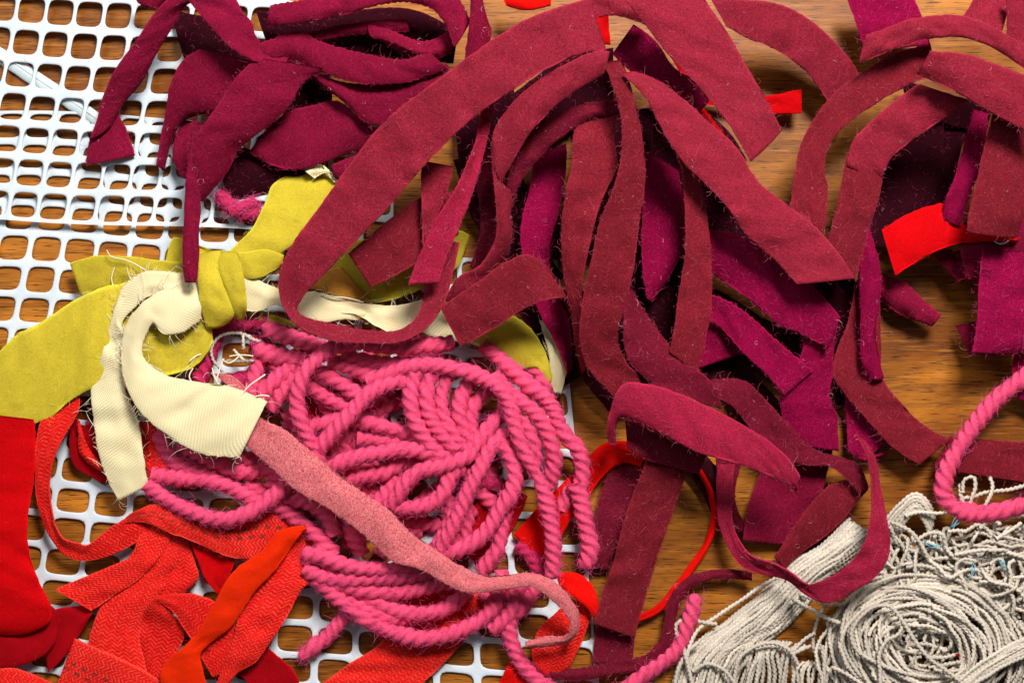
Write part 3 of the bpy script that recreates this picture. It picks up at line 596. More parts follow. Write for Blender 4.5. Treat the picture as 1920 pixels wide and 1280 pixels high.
strip("crimson strip sagging below the ruffled strip beside the big arch",
 [(590,130,600,158),(615,146,640,187),(665,157,680,226),(723,156,720,236),(782,145,780,200),(840,120,840,160)], [82,82,80,78,76,74], 'crim', 'f_crim', G2, scallop=0.6)
strip("broad bright crimson strip folding down over the canvas at upper left",
 [(484,108,606,128),(470,118,590,140),(441,148,567,156),(410,195,542,200),(388,225,508,233),(365,262,450,278),(352,320,424,326),(347,365,380,376)], [100,100,98,94,88,80,68,58], 'crim', 'f_crim', G2, dens=0.02, bow=7)
strip("thin crimson tail hanging on edge over the yellow knot",
 [(362,222,370,225),(352,300,362,300),(347,365,376,372),(344,430,373,440),(342,490,373,495),(347,530,368,530)], [84,86,88,92,96,98], 'crim', 'f_crim', G2, dens=0.02, tilt=0.1)
strip("leaf-shaped crimson strip fold at the left with a narrow drooping end",
 [(375,92,472,115),(340,117,430,166),(318,164,398,208),(309,219,352,222),(300,270,324,252),(293,312,304,320)], [74,72,66,56,44,34], 'crim', 'f_crim', G2, bow=8)
strip("crimson fold tucked under the broad bright crimson strip", [(345,225,400,235),(327,262,372,270),(325,300,368,310),(340,334,366,340)], [40,42,42,38], 'crim', 'f_crim', G2, bow=7)
strip("dark crimson strip folded below the gathered middle with a rippled top edge",
 [(500,240,466,285),(545,208,515,312),(590,196,560,318),(635,190,610,304),(682,228,650,290),(720,250,700,280)], [58,62,64,62,58,50], 'crim', 'f_crim', G2, scallop=0.6, bow=6)
strip("dark wine strip in the shade under the top left pile above the pink tuft", [(400,270,425,370),(470,280,480,368),(540,300,545,345),(600,300,600,330)], [30,30,30,26], 'deep', 'f_crim', G2)  # shade of the pile is put into its near-black colour
strip("narrow crimson strip standing on edge at the top beside the big arch", [(882,-10,902,-10),(880,40,916,42),(874,86,922,62),(870,120,900,120)], [120,118,114,104], 'crim', 'f_crim', G2, tilt=0.2)
strip("rounded end of crimson strip peeping from under the left of the big arch", [(690,285,720,330),(655,296,660,345),(622,310,632,336)], [70,66,58], 'crim', 'f_crim', G2, bow=6)
strip("nearly black wine strip in the deep shade at the top left", [(320,20,345,110),(400,40,400,140),(470,100,460,160),(520,110,500,170)], [30,34,34,30], 'deep', 'f_crim', G2)  # filler put in the hollow, its dark colour stands for shadow
strip("dark crimson strip between the two ruffled strips at the top", [(480,20,500,80),(560,30,570,80),(660,20,660,100),(780,20,780,110),(860,60,850,120)], [62,62,60,60,60], 'deep', 'f_crim', G2)  # coloured near-black in place of the shadow between the ruffles
strip("dark crimson strip shaded behind the broad bright crimson strip", [(560,140,620,140),(540,200,620,200),(480,260,560,270)], [40,38,34], 'deep', 'f_crim', G2)  # dark colour stands for the shade behind the bright strip
strip("little crimson strip corner over the canvas at the top edge", [(255,-10,330,-10),(262,8,300,12),(280,16,300,17)], [60,58,54], 'crim', 'f_crim', G2)
strip("crimson strip fold with a curly edge inside the top left pile, nearest the big arch",
 [(690,46,700,70),(740,60,745,92),(790,78,800,112),(840,60,850,100)], [84,84,82,78], 'crim', 'f_crim', G2, scallop=1.2, tilt=0.3)
strip("narrow crimson fold standing up inside the hollow of the top left pile",
 [(560,66,566,84),(620,50,624,72),(690,40,700,62),(760,36,768,60)], [80,84,84,78], 'crim', 'f_crim', G2, scallop=1.0, tilt=0.4)
# --- red bits in the upper half
strip("small red felt tag end sticking out over the wood near the top right",
 [(1270,168,1275,200),(1340,178,1345,198),(1433,180,1440,213),(1503,168,1503,213)], [30,34,40,44], 'redf', 'f_red', "red felt strips", dens=0.002)
strip("thin red strip on edge under the broad burgundy strip", [(1240,130,1250,120),(1288,190,1300,182),(1330,232,1338,226),(1365,275,1370,268)], [60,58,56,50], 'redf', 'f_red', "red felt strips", dens=0.002)
strip("rounded scarlet strip fold at the top edge above the big arch", [(945,-20,950,12),(985,-20,985,20),(1030,-20,1032,12)], [80,90,84], 'velv', 'f_red', "red felt strips", dens=0.004, bow=8)
strip("scrap of red felt glimpsed under the peak", [(1110,20,1140,20),(1116,80,1145,85)], [70,66], 'redf', 'f_red', "red felt strips", dens=0.002)
strip("strip of red felt glimpsed beside the magenta strip", [(1225,50,1250,40),(1265,120,1290,110),(1285,160,1310,150)], [60,58,54], 'redf', 'f_red', "red felt strips", dens=0.002)

# ------------------------------------------------------------------ chartreuse knot and cream twill
def rib_parts(rt, name, lab, st, z, mat, fz=None, **kw):
    return ribbon(name, lab, st, z, M[mat], fuzz_mat=M[fz] if fz else None, parent=rt, **kw)
ky = root("knotted_scarf", 410, 540, 60, "chartreuse yellow wool scarf strip tied in a knot, its ends spread over the white canvas", "knotted cloth")
kk = dict(dens=0.005, frad=0.35)
rib_parts(ky, "scarf_end", "big leaf", [(380,500,400,640),(300,518,360,690),(234,530,250,712),(188,540,180,726),(137,564,129,754),(78,603,98,780),(24,633,40,802),(-10,670,0,808),(-60,720,-50,800)], [70,72,72,70,66,60,54,50,46], 'yell', 'f_yell', bow=8, **kk)
rib_parts(ky, "scarf_end", "top left", [(390,488,390,525),(344,491,345,532),(293,487,300,534),(234,480,234,536),(176,480,190,541),(131,494,152,553)], [60,58,54,50,46,42], 'yell', 'f_yell', bow=3, **kk)
rib_parts(ky, "scarf_fold", "small", [(311,490,345,520),(325,446,352,480),(350,452,400,475),(390,468,420,480)], [40,42,44,46], 'yell', 'f_yell', **kk)
rib_parts(ky, "scarf_end", "up", [(420,480,500,510),(452,450,520,480),(474,425,560,450),(497,380,590,410),(516,342,630,355),(560,318,650,330)], [56,58,58,52,44,36], 'yell', 'f_yell', bow=6, **kk)
rib_parts(ky, "scarf_end", "right1", [(430,478,440,520),(462,472,478,522),(500,468,510,508),(532,478,524,500)], [76,78,76,70], 'yell', 'f_yell', bow=4, **kk)
rib_parts(ky, "scarf_end", "right2 orange", [(525,490,560,540),(575,490,600,545),(600,505,650,562),(640,500,700,570)], [44,46,48,48], 'yelo', 'f_yell', bow=3, **kk)
rib_parts(ky, "scarf_end", "right2", [(600,470,640,545),(660,450,690,566),(730,450,735,562),(780,460,775,548),(850,430,830,520),(880,440,860,500)], [38,40,40,40,34,28], 'yell', 'f_yell', bow=3, **kk)
rib_parts(ky, "scarf_end", "right leaf", [(880,560,885,640),(920,590,915,650),(966,594,942,668),(998,619,975,690),(1025,666,1005,690),(1035,712,1027,719)], [66,66,64,60,54,48], 'yell', 'f_yell', bow=6, **kk)
rib_parts(ky, "scarf_end", "thin", [(860,535,872,552),(890,510,900,524),(915,499,922,508)], [64,70,74], 'yell', 'f_yell', **kk)
rib_parts(ky, "scarf_fold", "under cream", [(262,600,380,560),(268,640,390,620),(275,680,372,675),(300,700,345,705)], [36,36,34,30], 'yell', 'f_yell', bow=4, **kk)
rib_parts(ky, "scarf_fold", "under yarn", [(440,575,470,600),(500,585,520,606),(560,608,570,618)], [40,40,36], 'yell', 'f_yell', **kk)
kn = rib_parts(ky, "knot", "wrap1", [(372,478,420,470),(369,505,422,505),(372,540,430,548),(378,580,440,588),(386,614,425,606)], [92,106,110,104,84], 'yell', 'f_yell', bow=5, thick=5, **kk)
rib_parts(ky, "knot", "wrap2", [(406,474,446,474),(410,505,455,508),(424,545,461,548),(438,585,462,578),(446,600,458,592)], [94,110,114,106,86], 'yell', 'f_yell', bow=4, thick=5, **kk)
# cream twill strip pulled through the knot
CT = root("cream_twill_strip", 300, 640, 60, "cream twill cotton strip pulled through the yellow knot, with frayed edges and two hanging tails", "fabric strip")
fr = lambda e=0, n=0.30, l=15: (n * 1.5, l * 1.5, 0.75, M['thr'], e)
rib_parts(CT, "tail", "t1", [(372,508,376,560),(344,512,348,548),(300,508,312,550),(270,510,285,554),(238,529,255,575),(215,576,228,612),(203,619,250,640),(189,668,246,692),(172,722,236,728),(176,790,258,785),(188,862,270,858),(204,905,274,888),(222,938,280,908)], [92,96,98,98,94,88,82,78,74,70,66,60,56], 'cream', fray=fr(2,0.22), bow=3, thick=4)
rib_parts(CT, "tail", "t2", [(374,532,376,598),(340,538,345,622),(300,546,306,626),(268,566,287,606),(242,597,274,628),(228,640,266,656),(230,705,282,684),(244,742,312,703),(272,782,372,716),(315,816,420,722),(375,850,470,738),(415,856,500,752),(449,857,501,752)], [96,106,110,108,104,102,104,108,114,118,120,120,120], 'cream', fray=fr(0,0.24,17), bow=6, thick=4)
rib_parts(CT, "tail", "t3", [(452,512,452,580),(478,522,480,584),(520,540,520,572),(560,545,562,590),(600,548,600,606),(640,560,636,600),(690,575,680,600)], [74,72,66,60,56,52,48], 'cream', fray=fr(0,0.3,18), bow=3, thick=4)
rib_parts(CT, "tail", "t4", [(560,560,565,585),(620,560,610,588),(680,568,670,590),(720,572,700,608),(760,570,750,628),(788,563,775,622),(820,570,810,630),(850,585,862,640),(900,600,900,650)], [58,56,54,54,52,48,44,40,36], 'cream', fray=fr(0,0.2,14), bow=-3, thick=4)
rib_parts(CT, "frayed_edge", "t5", [(520,440,545,478),(560,425,582,462),(600,398,620,432)], [46,46,42], 'cream', fray=(1.2, 12, 0.8, M['thr'], 0), thick=3, bow=0)
rib_parts(CT, "frayed_edge", "t6", [(560,310,590,335),(595,305,620,325),(612,318,638,345)], [58,58,54], 'cream', fray=(0.3, 12, 0.8, M['thr'], 0), thick=3)
rib_parts(CT, "tail", "t7", [(1010,600,1050,600),(1028,660,1066,650),(1032,715,1062,700),(1040,736,1052,738)], [40,38,32,28], 'cream', fray=fr(2,0.3,10), thick=3)
def loose(lab, pts, R=1.5, mat='thr', grp=None, cat="thread", nm="loose_thread"):
    rt = root(nm, pts[0][0], pts[0][1], pts[0][2], lab, cat, grp)
    yarn("strand", pts, R, M[mat], rt, plies=2, pitch=9, nv=7, step=2.0, wob=0.6)
loose("white thread end crossing from the cream cloth tip onto the pink yarn", [(455,740,124),(468,722,126),(482,712,124),(497,702,122)], 1.7)
loose("short white thread sticking out right of the cream cloth corner", [(480,743,123),(492,741,124),(504,743,122)], 1.7)
loose("long loose cream thread lying above the cream loop over the top left yellow end", [(200,468,66),(206,478,68),(230,486,70),(255,496,74),(275,508,84),(285,516,98)], 1.4)
loose("loose cream thread hanging down the left side of the cream loop", [(216,500,58),(210,520,56),(214,545,58),(208,570,62),(212,590,70)], 1.3)
loose("loose cream thread in the slit beside the orange-tipped yellow wool", [(600,552,62),(630,556,64),(655,560,62),(682,568,60)], 1.4)
for i, pts in enumerate([[(405,715,90),(412,690,86),(420,672,84)],[(398,690,80),(402,705,84),(412,722,92)],[(362,690,80),(355,705,84),(366,722,92)],[(430,668,70),(450,665,72),(474,668,76)],[(378,664,74),(368,668,78),(356,678,82)],[(415,672,82),(428,680,84),(448,668,80)]]):
    loose("cream thread wisp in the little tangle above the cream tail, %s" % ("nearest the tail", "left of the middle wisp", "by the cloth edge", "touching the pink yarn", "beside the yellow fold", "across the ring of thread")[i], pts, 1.6, grp="cream thread wisps")
def litter(name, label, n, box, zf, mat, seed, L=14):
    r = np.random.default_rng(seed); b = np.column_stack([r.uniform(box[0], box[2], n), r.uniform(box[1], box[3], n), np.full(n, zf)]); a = r.uniform(0, 6.28, n)
    v, f = fibres(b, np.column_stack([np.cos(a), np.sin(a), np.zeros(n)]), np.tile([0, 0, 1.0], (n, 1)), r.gamma(3, L / 3, n), 0.45, r, seg=5, curl=2.2); v[:, 2] = np.maximum(v[:, 2], 0.5)
    link(name, make_mesh(name, W(v), f), mat, None, label, None, None, "stuff")
litter("table_lint", "fine pale and pink wool fibres shed on the bare wood", 120, (1220, 60, 1920, 1180), 1.2, M['f_pale'], 4)
litter("canvas_lint", "fine wool fibres caught on the white rug canvas", 50, (20, 20, 560, 560), 22, M['f_crim'], 5)
# ------------------------------------------------------------------ salmon tweed strip
strip("salmon pink tweed strip lying across the pink yarn, curling into a hook",
 [(440,800,470,760),(466,840,490,784),(497,867,528,801),(548,914,579,842),(614,953,640,893),(653,980,684,925),(704,1023,735,960),(735,1051,770,998),(794,1070,806,1022),(841,1098,850,1052),(880,1111,900,1077),(951,1104,950,1077),(998,1100,1000,1074),(1025,1117,1040,1090),(1056,1144,1069,1120),(1070,1172,1086,1155),(1068,1186,1083,1183),(1055,1192,1070,1200),(1030,1192,1046,1208),(985,1203,984,1214)],
 [92,98,116,124,124,122,120,118,116,116,116,118,120,118,112,104,98,90,82,74], 'tweed', 'f_tweed', "single strips", dens=0.006, scallop=0.8, thick=4, tilt=0.15, fray=(0.25, 7, 0.5, M['f_tweed'], 0))
strip("scrap of salmon wool under the cream tail beside the thread ring", [(400,700,425,720),(430,702,440,745),(465,730,470,765)], [60,64,66], 'tweed', 'f_tweed', "single strips", thick=4)
# ------------------------------------------------------------------ red strips, lower left
GR = "red herringbone strips"; GP = "plain red felt strips"
strip("plain dark red felt strip hanging down the left edge",
 [(-70,770,66,786),(-70,830,67,840),(-70,900,64,897),(-70,960,53,965),(-60,1040,57,1043),(-50,1090,76,1095),(-40,1140,96,1138),(-20,1178,92,1166),(0,1188,70,1180)], [60,58,58,62,66,70,68,62,52], 'redf', 'f_red', GP, dens=0.001, bow=6)
strip("dark red felt strip curling round below the left-edge strip", [(-30,1170,-30,1252),(30,1180,40,1246),(66,1172,85,1226),(88,1152,106,1196),(96,1135,108,1150)], [40,42,44,46,42], 'redd', 'f_red', GP, dens=0.001, bow=5)
strip("dark red felt strip lying in the shade right of the left-edge strip", [(186,1130,170,1155),(140,1136,140,1205),(104,1142,112,1240),(80,1160,90,1260)], [30,28,26,24], 'redd', 'f_red', GP, dens=0.001)
strip("bright red strip curl in the bottom left corner", [(-30,1262,-30,1340),(23,1251,20,1340),(55,1260,50,1345),(94,1277,80,1350),(125,1292,110,1355)], [46,50,50,46,40], 'herl', 'f_red', GR, bow=6, dens=0.003)
strip("red herringbone strip standing on edge in a deep loop over the canvas holes",
 [(150,745,110,745),(146,775,78,785),(124,812,67,835),(104,852,66,880),(94,905,68,930),(97,950,76,965),(105,985,88,995),(122,1010,108,1026),(146,1017,130,1045),(160,1021,150,1050),(182,1008,190,1046),(206,988,223,1034),(232,973,252,1018),(258,960,290,1000)], [56,60,62,60,56,52,48,46,46,46,48,50,52,48], 'herr', 'f_red', GR, tilt=0.35, dens=0.003, fray=(0.15, 5, 0.5, M['f_red'], 0))
strip("red herringbone strip with two rows of dark stitches running under the pink yarn",
 [(232,972,236,980),(250,960,256,978),(275,948,280,982),(300,945,313,997),(327,948,356,1012),(356,958,390,1028),(395,968,425,1042),(440,965,455,1048),(500,955,500,1048),(560,965,572,1060),(610,990,600,1080)], [56,60,62,62,60,58,56,54,50,44,36], 'herd', 'f_red', GR, dens=0.003, fray=(0.2, 5, 0.5, M['f_red'], 0))
strip("dark red fold showing inside the herringbone loop above the canvas", [(136,770,150,800),(130,830,172,800),(140,875,185,830),(165,890,205,860),(200,905,230,880),(240,895,235,870)], [28,30,30,28,28,26], 'redd', 'f_red', GP, dens=0.002)
strip("bright red fold curving right under the cream tail", [(144,785,150,790),(146,815,162,830),(150,850,185,862),(185,880,215,885),(225,895,235,880)], [42,44,44,40,34], 'herr', 'f_red', GR, dens=0.002)
strip("red herringbone strip visible between the two cream tails", [(262,790,290,795),(266,830,312,850),(272,868,325,875),(278,905,320,895)], [44,46,44,40], 'herl', 'f_red', GR, dens=0.003)
strip("red herringbone strip slanting up right with its square end at the canvas",
 [(103,1104,172,1145),(155,1082,223,1110),(206,1061,258,1087),(242,1043,290,1056),(262,1000,315,1020),(275,965,330,985)], [44,46,48,48,44,38], 'herl', 'f_red', GR, dens=0.002, bow=4)
strip("wide red strip face bulging below the slanting herringbone strip",
 [(285,990,345,1000),(262,1060,330,1062),(225,1105,300,1115),(186,1142,268,1165),(170,1185,262,1196),(163,1220,272,1238),(160,1300,280,1300)], [30,34,36,38,40,42,40], 'herl', 'f_red', GR, bow=9, dens=0.002)
strip("red strip with dark stitched checks at the bottom edge near the left corner",
 [(140,1196,100,1300),(200,1222,150,1330),(275,1258,200,1350),(330,1300,260,1390)], [52,54,54,50], 'herd', 'f_red', GR, dens=0.003)
strip("red herringbone strip hanging behind the orange strip with a shaded right side",
 [(310,1012,352,1012),(300,1050,367,1055),(286,1090,372,1084),(272,1122,345,1112),(262,1160,305,1160)], [26,28,28,26,22], 'herr', 'f_red', GR, bow=6, dens=0.002)
strip("smooth red fold with a pale edge between stitched strip and orange strip",
 [(356,1015,440,1042),(372,1052,436,1066),(384,1083,428,1085),(408,1114,428,1104)], [38,40,40,38], 'redf', 'f_red', GP, bow=-5, dens=0.002)
strip("small red herringbone arch at the bottom left of the orange strip",
 [(268,1290,305,1290),(262,1220,325,1235),(264,1160,345,1180),(278,1130,318,1146),(293,1119,300,1130),(325,1113,322,1144),(364,1113,344,1176),(397,1124,360,1198),(430,1145,392,1222)], [30,34,40,52,60,60,58,54,48], 'herr', 'f_red', GR, bow=3, dens=0.002)
strip("orange-red felt strip twisting across the red strips, brightest of them",
 [(572,984,574,988),(524,994,554,1014),(493,1030,526,1054),(468,1047,505,1082),(442,1066,482,1104),(418,1098,464,1128),(398,1136,449,1152),(380,1168,430,1178),(364,1192,394,1203),(334,1220,376,1228),(310,1240,381,1254),(301,1262,386,1275),(305,1300,392,1300)], [72,76,78,78,78,76,72,68,68,68,66,62], 'oran', 'f_red', "single strips", bow=4, dens=0.003, tilt=0.1)
strip("wide red herringbone strip going down from the yarn beside the orange strip",
 [(530,1010,566,1028),(488,1072,584,1085),(462,1112,564,1108),(447,1150,535,1160),(438,1195,505,1208),(424,1235,480,1240),(408,1275,444,1262),(395,1310,420,1300)], [52,56,58,60,60,58,54,50], 'herl', 'f_red', GR, bow=6, dens=0.004)
strip("small red herringbone face caught between the orange and wide red strips", [(366,1212,400,1270),(395,1190,415,1262),(432,1168,432,1250),(450,1160,455,1230)], [46,48,48,46], 'herr', 'f_red', GR, dens=0.002)
strip("dark red strip corner pointing right over the canvas at the bottom", [(440,1255,500,1212),(470,1285,530,1236),(500,1330,556,1264),(520,1350,565,1300)], [34,34,32,28], 'redd', 'f_red', GR, dens=0.002)
strip("red herringbone strip rising from the bottom edge under the middle of the pink yarn",
 [(560,1300,740,1320),(598,1283,780,1292),(650,1246,835,1240),(710,1206,880,1190),(735,1165,920,1150),(760,1110,950,1120),(820,1080,980,1090)], [20,22,24,26,26,26,24], 'herl', 'f_red', GR, bow=3, dens=0.003)
strip("red strip point sticking out at the lower edge of the yarn", [(700,1170,720,1160),(710,1195,745,1180),(720,1205,760,1190)], [20,22,22], 'herr', 'f_red', GR, dens=0.002)
strip("dark red cloth glimpsed deep between the yarn loops on the left", [(560,730,640,720),(575,790,660,780),(590,830,680,810)], [10,12,10], 'redd', 'f_red', GP, dens=0.002)
strip("dark red cloth deep under the lower middle of the yarn", [(930,890,990,930),(880,960,950,1010),(840,1010,900,1060)], [12,12,10], 'redd', 'f_red', GP, dens=0.002)
strip("red leaf-shaped herringbone strip end right of the salmon hook",
 [(1062,1130,1118,1125),(1040,1150,1116,1142),(1015,1172,1105,1168),(1000,1205,1086,1212),(1000,1240,1065,1252),(1018,1262,1045,1262)], [24,28,30,30,28,24], 'herr', 'f_red', GR, bow=8, dens=0.002)
strip("scarlet velvet ribbon fold right of the yarn, ending on a sharp edge",
 [(1044,1074,1050,1098),(1076,1072,1064,1110),(1103,1088,1086,1128),(1118,1112,1104,1142),(1122,1140,1112,1158)], [46,52,54,52,46], 'velv', 'f_red', "scarlet velvet ribbon", bow=5, dens=0.003)
strip("scarlet velvet ribbon passing under the right-hand yarn loops and curving up to the centre",
 [(1210,845,1200,875),(1173,827,1165,868),(1134,830,1140,884),(1104,854,1118,908),(1074,886,1100,938),(1040,920,1074,968),(1005,955,1050,1010),(962,1002,1016,1052)], [40,44,44,40,34,30,28,26], 'velv', 'f_red', "scarlet velvet ribbon", bow=6, dens=0.003)
strip("bit of scarlet strip at the bottom edge beside the yarn tail", [(960,1235,990,1250),(940,1270,1030,1290),(925,1310,1040,1310)], [18,20,18], 'velv', 'f_red', "scarlet velvet ribbon", dens=0.002)
rc = root("velvet_cord", 1200, 1160, 20, "thin scarlet velvet ribbon rolled into a cord, bowed out over the bare wood", "cord")
yarn("cord", [(1176,1165,26),(1195,1159,24),(1232,1142,20),(1267,1104,16),(1298,1061,14),(1328,1014,14),(1340,967,16),(1333,925,22),(1314,885,30),(1296,852,40)], 7.6, M['velv'], rc, M['f_red'], 1.2, plies=2, pitch=900, nv=14, step=4)

# ------------------------------------------------------------------ pink yarn tangle
PY = root("pink_yarn_tangle", 760, 880, 10, "big loose tangle of thick hot pink plied yarn heaped on the canvas", "yarn")
def Y(pts, z, R=17.0, mat='pink', taper=(0, 0), parent=None, **kw):
    zs = np.interp(np.linspace(0, 1, len(pts)), np.linspace(0, 1, len(np.atleast_1d(z))), np.atleast_1d(z).astype(float))
    p = [(a, b, c) for (a, b), c in zip(pts, zs)]
    yarn("strand", p, R * 0.93, M[mat], parent or PY, M['f_pink'], kw.pop('fz', 2.4), plies=3, pitch=kw.pop('pitch', 62), nv=20, step=3.2, taper=taper, **kw)
# top loops
Y([(492,610),(525,626),(570,640),(612,655)], [62,68,74,70], 18, taper=(16,0))
Y([(474,654),(510,664),(552,672),(590,668)], [52,58,60,56], 19, taper=(16,0))
Y([(850,642),(800,648),(740,650),(702,646),(655,643),(624,651),(600,668),(573,696),(559,730),(557,758),(564,790),(580,825),(600,870)], [80,88,92,94,98,102,104,104,100,96,94,88,76])
Y([(690,712),(720,702),(750,691),(796,684),(850,690),(902,707),(935,726),(954,752),(962,782),(971,817),(985,850),(1002,880),(1018,915),(1027,950),(1034,986),(1038,1027),(1036,1085)], [78,86,92,98,104,106,108,108,108,108,106,102,98,92,86,78,66], taper=(0,8))
Y([(905,648),(939,675),(967,699),(992,722),(1022,744),(1039,769),(1050,800),(1064,820),(1081,838),(1092,866),(1092,896),(1086,915)], [70,78,84,88,88,84,78,74,70,64,58,50])
Y([(1080,905),(1088,930),(1095,967),(1102,1000),(1107,1030),(1094,1066)], [60,58,54,48,44,40], 19, taper=(0,10))
Y([(925,700),(949,730),(977,752),(1005,774),(1023,800),(1034,832),(1040,858),(1036,885),(1030,915)], [84,88,90,88,84,78,70,62,50], taper=(0,6))
Y([(945,745),(962,778),(985,800),(1000,830),(1002,866)], [82,84,84,78,66])
Y([(960,670),(1000,690),(1018,712),(1022,735)], [48,48,48,44])
# nested arcs of the middle
Y([(782,690),(770,735),(774,777),(792,814),(818,846),(850,866)], [88,94,96,94,90,82])
Y([(812,692),(800,735),(806,780),(828,815),(858,842)], [86,92,94,92,86])
Y([(842,700),(828,738),(832,782),(848,812),(872,840)], [82,88,90,88,82], 16)
Y([(885,712),(866,742),(862,780),(872,808),(880,836)], [76,82,84,82,76], 17)
Y([(925,722),(900,742),(884,768),(882,800),(888,830)], [66,70,72,72,70], 17)
Y([(950,770),(926,790),(908,812),(890,838),(868,856)], [62,74,80,82,78])
Y([(948,812),(925,832),(908,862),(892,895),(876,925),(862,960),(842,1000),(822,1034)], [76,88,94,96,94,90,82,70])
Y([(935,822),(957,855),(966,892),(958,926),(938,955),(920,985),(892,1014),(862,1030),(828,1040)], [78,88,92,92,88,84,80,76,66])
Y([(952,920),(943,967),(939,1000),(934,1028),(918,1050),(902,1072)], [66,68,68,66,60,52])
Y([(760,712),(712,726),(682,746),(663,769),(640,794),(616,820),(590,850)], [88,96,98,98,94,88,76])
Y([(618,880),(640,868),(672,857),(712,849),(766,842),(810,850),(850,868)], [72,82,86,88,88,88,84])
Y([(892,846),(858,864),(818,876),(785,884),(762,903),(745,930),(730,950)], [90,94,92,88,84,78,66])
Y([(870,872),(846,890),(832,922),(812,942),(776,952),(740,950)], [80,82,82,78,72,62])
Y([(880,880),(885,908),(868,940),(850,968),(836,998),(815,1032)], [70,72,72,68,62,52], 17)
Y([(640,905),(680,892),(722,885),(750,868),(790,860)], [52,58,60,58,52], 17)
Y([(680,790),(729,802),(776,816),(815,835)], [56,62,64,62])
Y([(670,822),(720,826),(770,832),(810,844)], [48,52,54,54], 16)
Y([(690,960),(720,930),(735,905),(745,880)], [44,46,46,44], 17)
Y([(618,676),(660,690),(700,706),(735,716)], [66,72,72,66])
Y([(590,694),(628,712),(668,738),(700,755)], [60,66,66,60])
Y([(578,720),(618,748),(660,768),(690,800)], [48,52,52,46])
Y([(640,668),(700,678),(760,684),(800,690)], [70,74,76,72])
Y([(565,806),(600,796),(640,786),(672,790)], [44,50,50,44])
# left cluster
Y([(490,662),(482,690),(474,722),(478,750)], [44,48,50,46], 17)
Y([(560,672),(525,705),(500,728),(486,756)], [58,62,62,56])
Y([(585,680),(553,702),(528,735),(508,768)], [54,58,58,50])
Y([(505,668),(520,690),(520,715)], [40,42,40], 16)
Y([(540,770),(548,800),(570,840)], [34,34,30], 17)
# lower left
Y([(275,908),(316,938),(354,956),(391,970),(429,973),(462,963),(494,944),(522,920),(545,896)], [56,66,72,76,80,84,86,84,74])
Y([(284,890),(335,896),(382,900),(419,908),(457,926),(490,944)], [52,60,66,70,72,66])
Y([(296,810),(310,842),(330,868),(363,885),(405,895)], [44,50,54,56,52])
Y([(335,830),(370,850),(410,868),(457,884),(492,880)], [50,56,60,62,60])
Y([(430,850),(470,862),(505,880),(535,905)], [58,62,64,62])
Y([(318,860),(360,868),(410,882),(450,900)], [36,38,38,36], 17)
Y([(505,900),(540,930),(580,942),(610,962),(628,1002)], [56,62,66,66,58])
Y([(500,935),(541,962),(569,984),(600,1010),(625,1040)], [50,56,58,56,48])
Y([(560,915),(600,935),(640,960),(660,1000),(680,1040)], [42,46,48,46,42])
Y([(460,905),(490,920),(525,935)], [44,44,42], 17)
# bottom sweep
Y([(566,1040),(600,1042),(636,1056),(676,1066),(718,1066),(774,1060),(815,1056)], [66,74,78,80,80,78,68], taper=(10,0))
Y([(570,1066),(615,1084),(665,1086),(718,1082),(770,1078),(815,1072),(860,1090)], [62,68,70,70,70,68,60])
Y([(590,1030),(612,1058),(626,1092),(652,1120)], [54,58,58,50])
Y([(600,1078),(650,1098),(700,1109),(746,1110),(793,1102),(835,1092),(880,1100)], [54,60,62,62,62,60,52])
Y([(606,1096),(650,1125),(692,1146),(730,1158),(770,1158)], [50,54,56,56,46])
Y([(660,1105),(709,1130),(746,1146),(793,1150),(831,1142),(862,1120),(885,1098)], [48,56,60,62,62,60,54])
Y([(590,1082),(634,1122),(681,1158),(727,1181),(784,1196),(831,1192),(868,1179),(900,1163),(922,1140),(936,1108),(940,1070)], [58,62,64,64,64,64,64,64,62,58,50])
Y([(655,1148),(632,1172),(612,1195),(588,1212),(562,1236)], [36,34,30,28,26], 16, taper=(0,14))
Y([(975,1090),(966,1125),(948,1158),(920,1180)], [54,56,54,48])
Y([(1008,1090),(990,1122),(962,1150),(935,1150)], [44,46,44,36])
Y([(905,1108),(928,1130),(950,1150)], [40,42,38], 16)
Y([(952,1140),(954,1180),(966,1222),(990,1258),(1040,1294),(1110,1310),(1180,1290)], [46,44,40,36,32,30,30], 17)
Y([(1172,1292),(1205,1266),(1242,1240),(1272,1215),(1288,1175),(1298,1145),(1304,1112)], [30,30,30,32,34,36,38], 17, taper=(0,16))
Y([(969,1020),(1002,1050),(1015,1085)], [24,24,22], 16, 'pinkd')
Y([(1052,955),(1062,935),(1074,915)], [34,36,36], 16)
Y([(900,905),(925,905),(950,915)], [30,32,30], 16, 'pinkd')
# shaded lower layer that fills the gaps of the heap
r0 = np.random.default_rng(3)
for k in range(22):
    a = r0.uniform(0, 6.28); rad = r0.uniform(60, 165); cx = 770 + rad * math.cos(a); cy = 875 + rad * 1.1 * math.sin(a); L = r0.uniform(60, 130); d = a + 1.2 + r0.normal(0, 0.5)
    Y([(cx - L * math.cos(d), cy - L * math.sin(d)), (cx + r0.normal(0, 14), cy + r0.normal(0, 14)), (cx + L * math.cos(d), cy + L * math.sin(d))], [18, 22 + r0.uniform(0, 8), 18], 16, 'pink', fz=0.4)
flush_fuzz(PY)
RY = root("rose_yarn_ring", 410, 650, 20, "dull rose yarn curled in a ring on the canvas below the yellow knot", "yarn")
Y([(500,600),(470,603),(430,606),(402,630),(390,662),(378,690),(372,716)], [30,32,34,34,34,36,36], 20, 'pinkd', parent=RY)
Y([(470,640),(500,650),(490,690),(450,712),(420,716)], [14,14,16,20,24], 18, 'pinkd', parent=RY); flush_fuzz(RY)
TG = root("linen_thread_ring", 430, 660, 30, "ring of grey linen thread inside the rose yarn by the yellow knot", "thread")
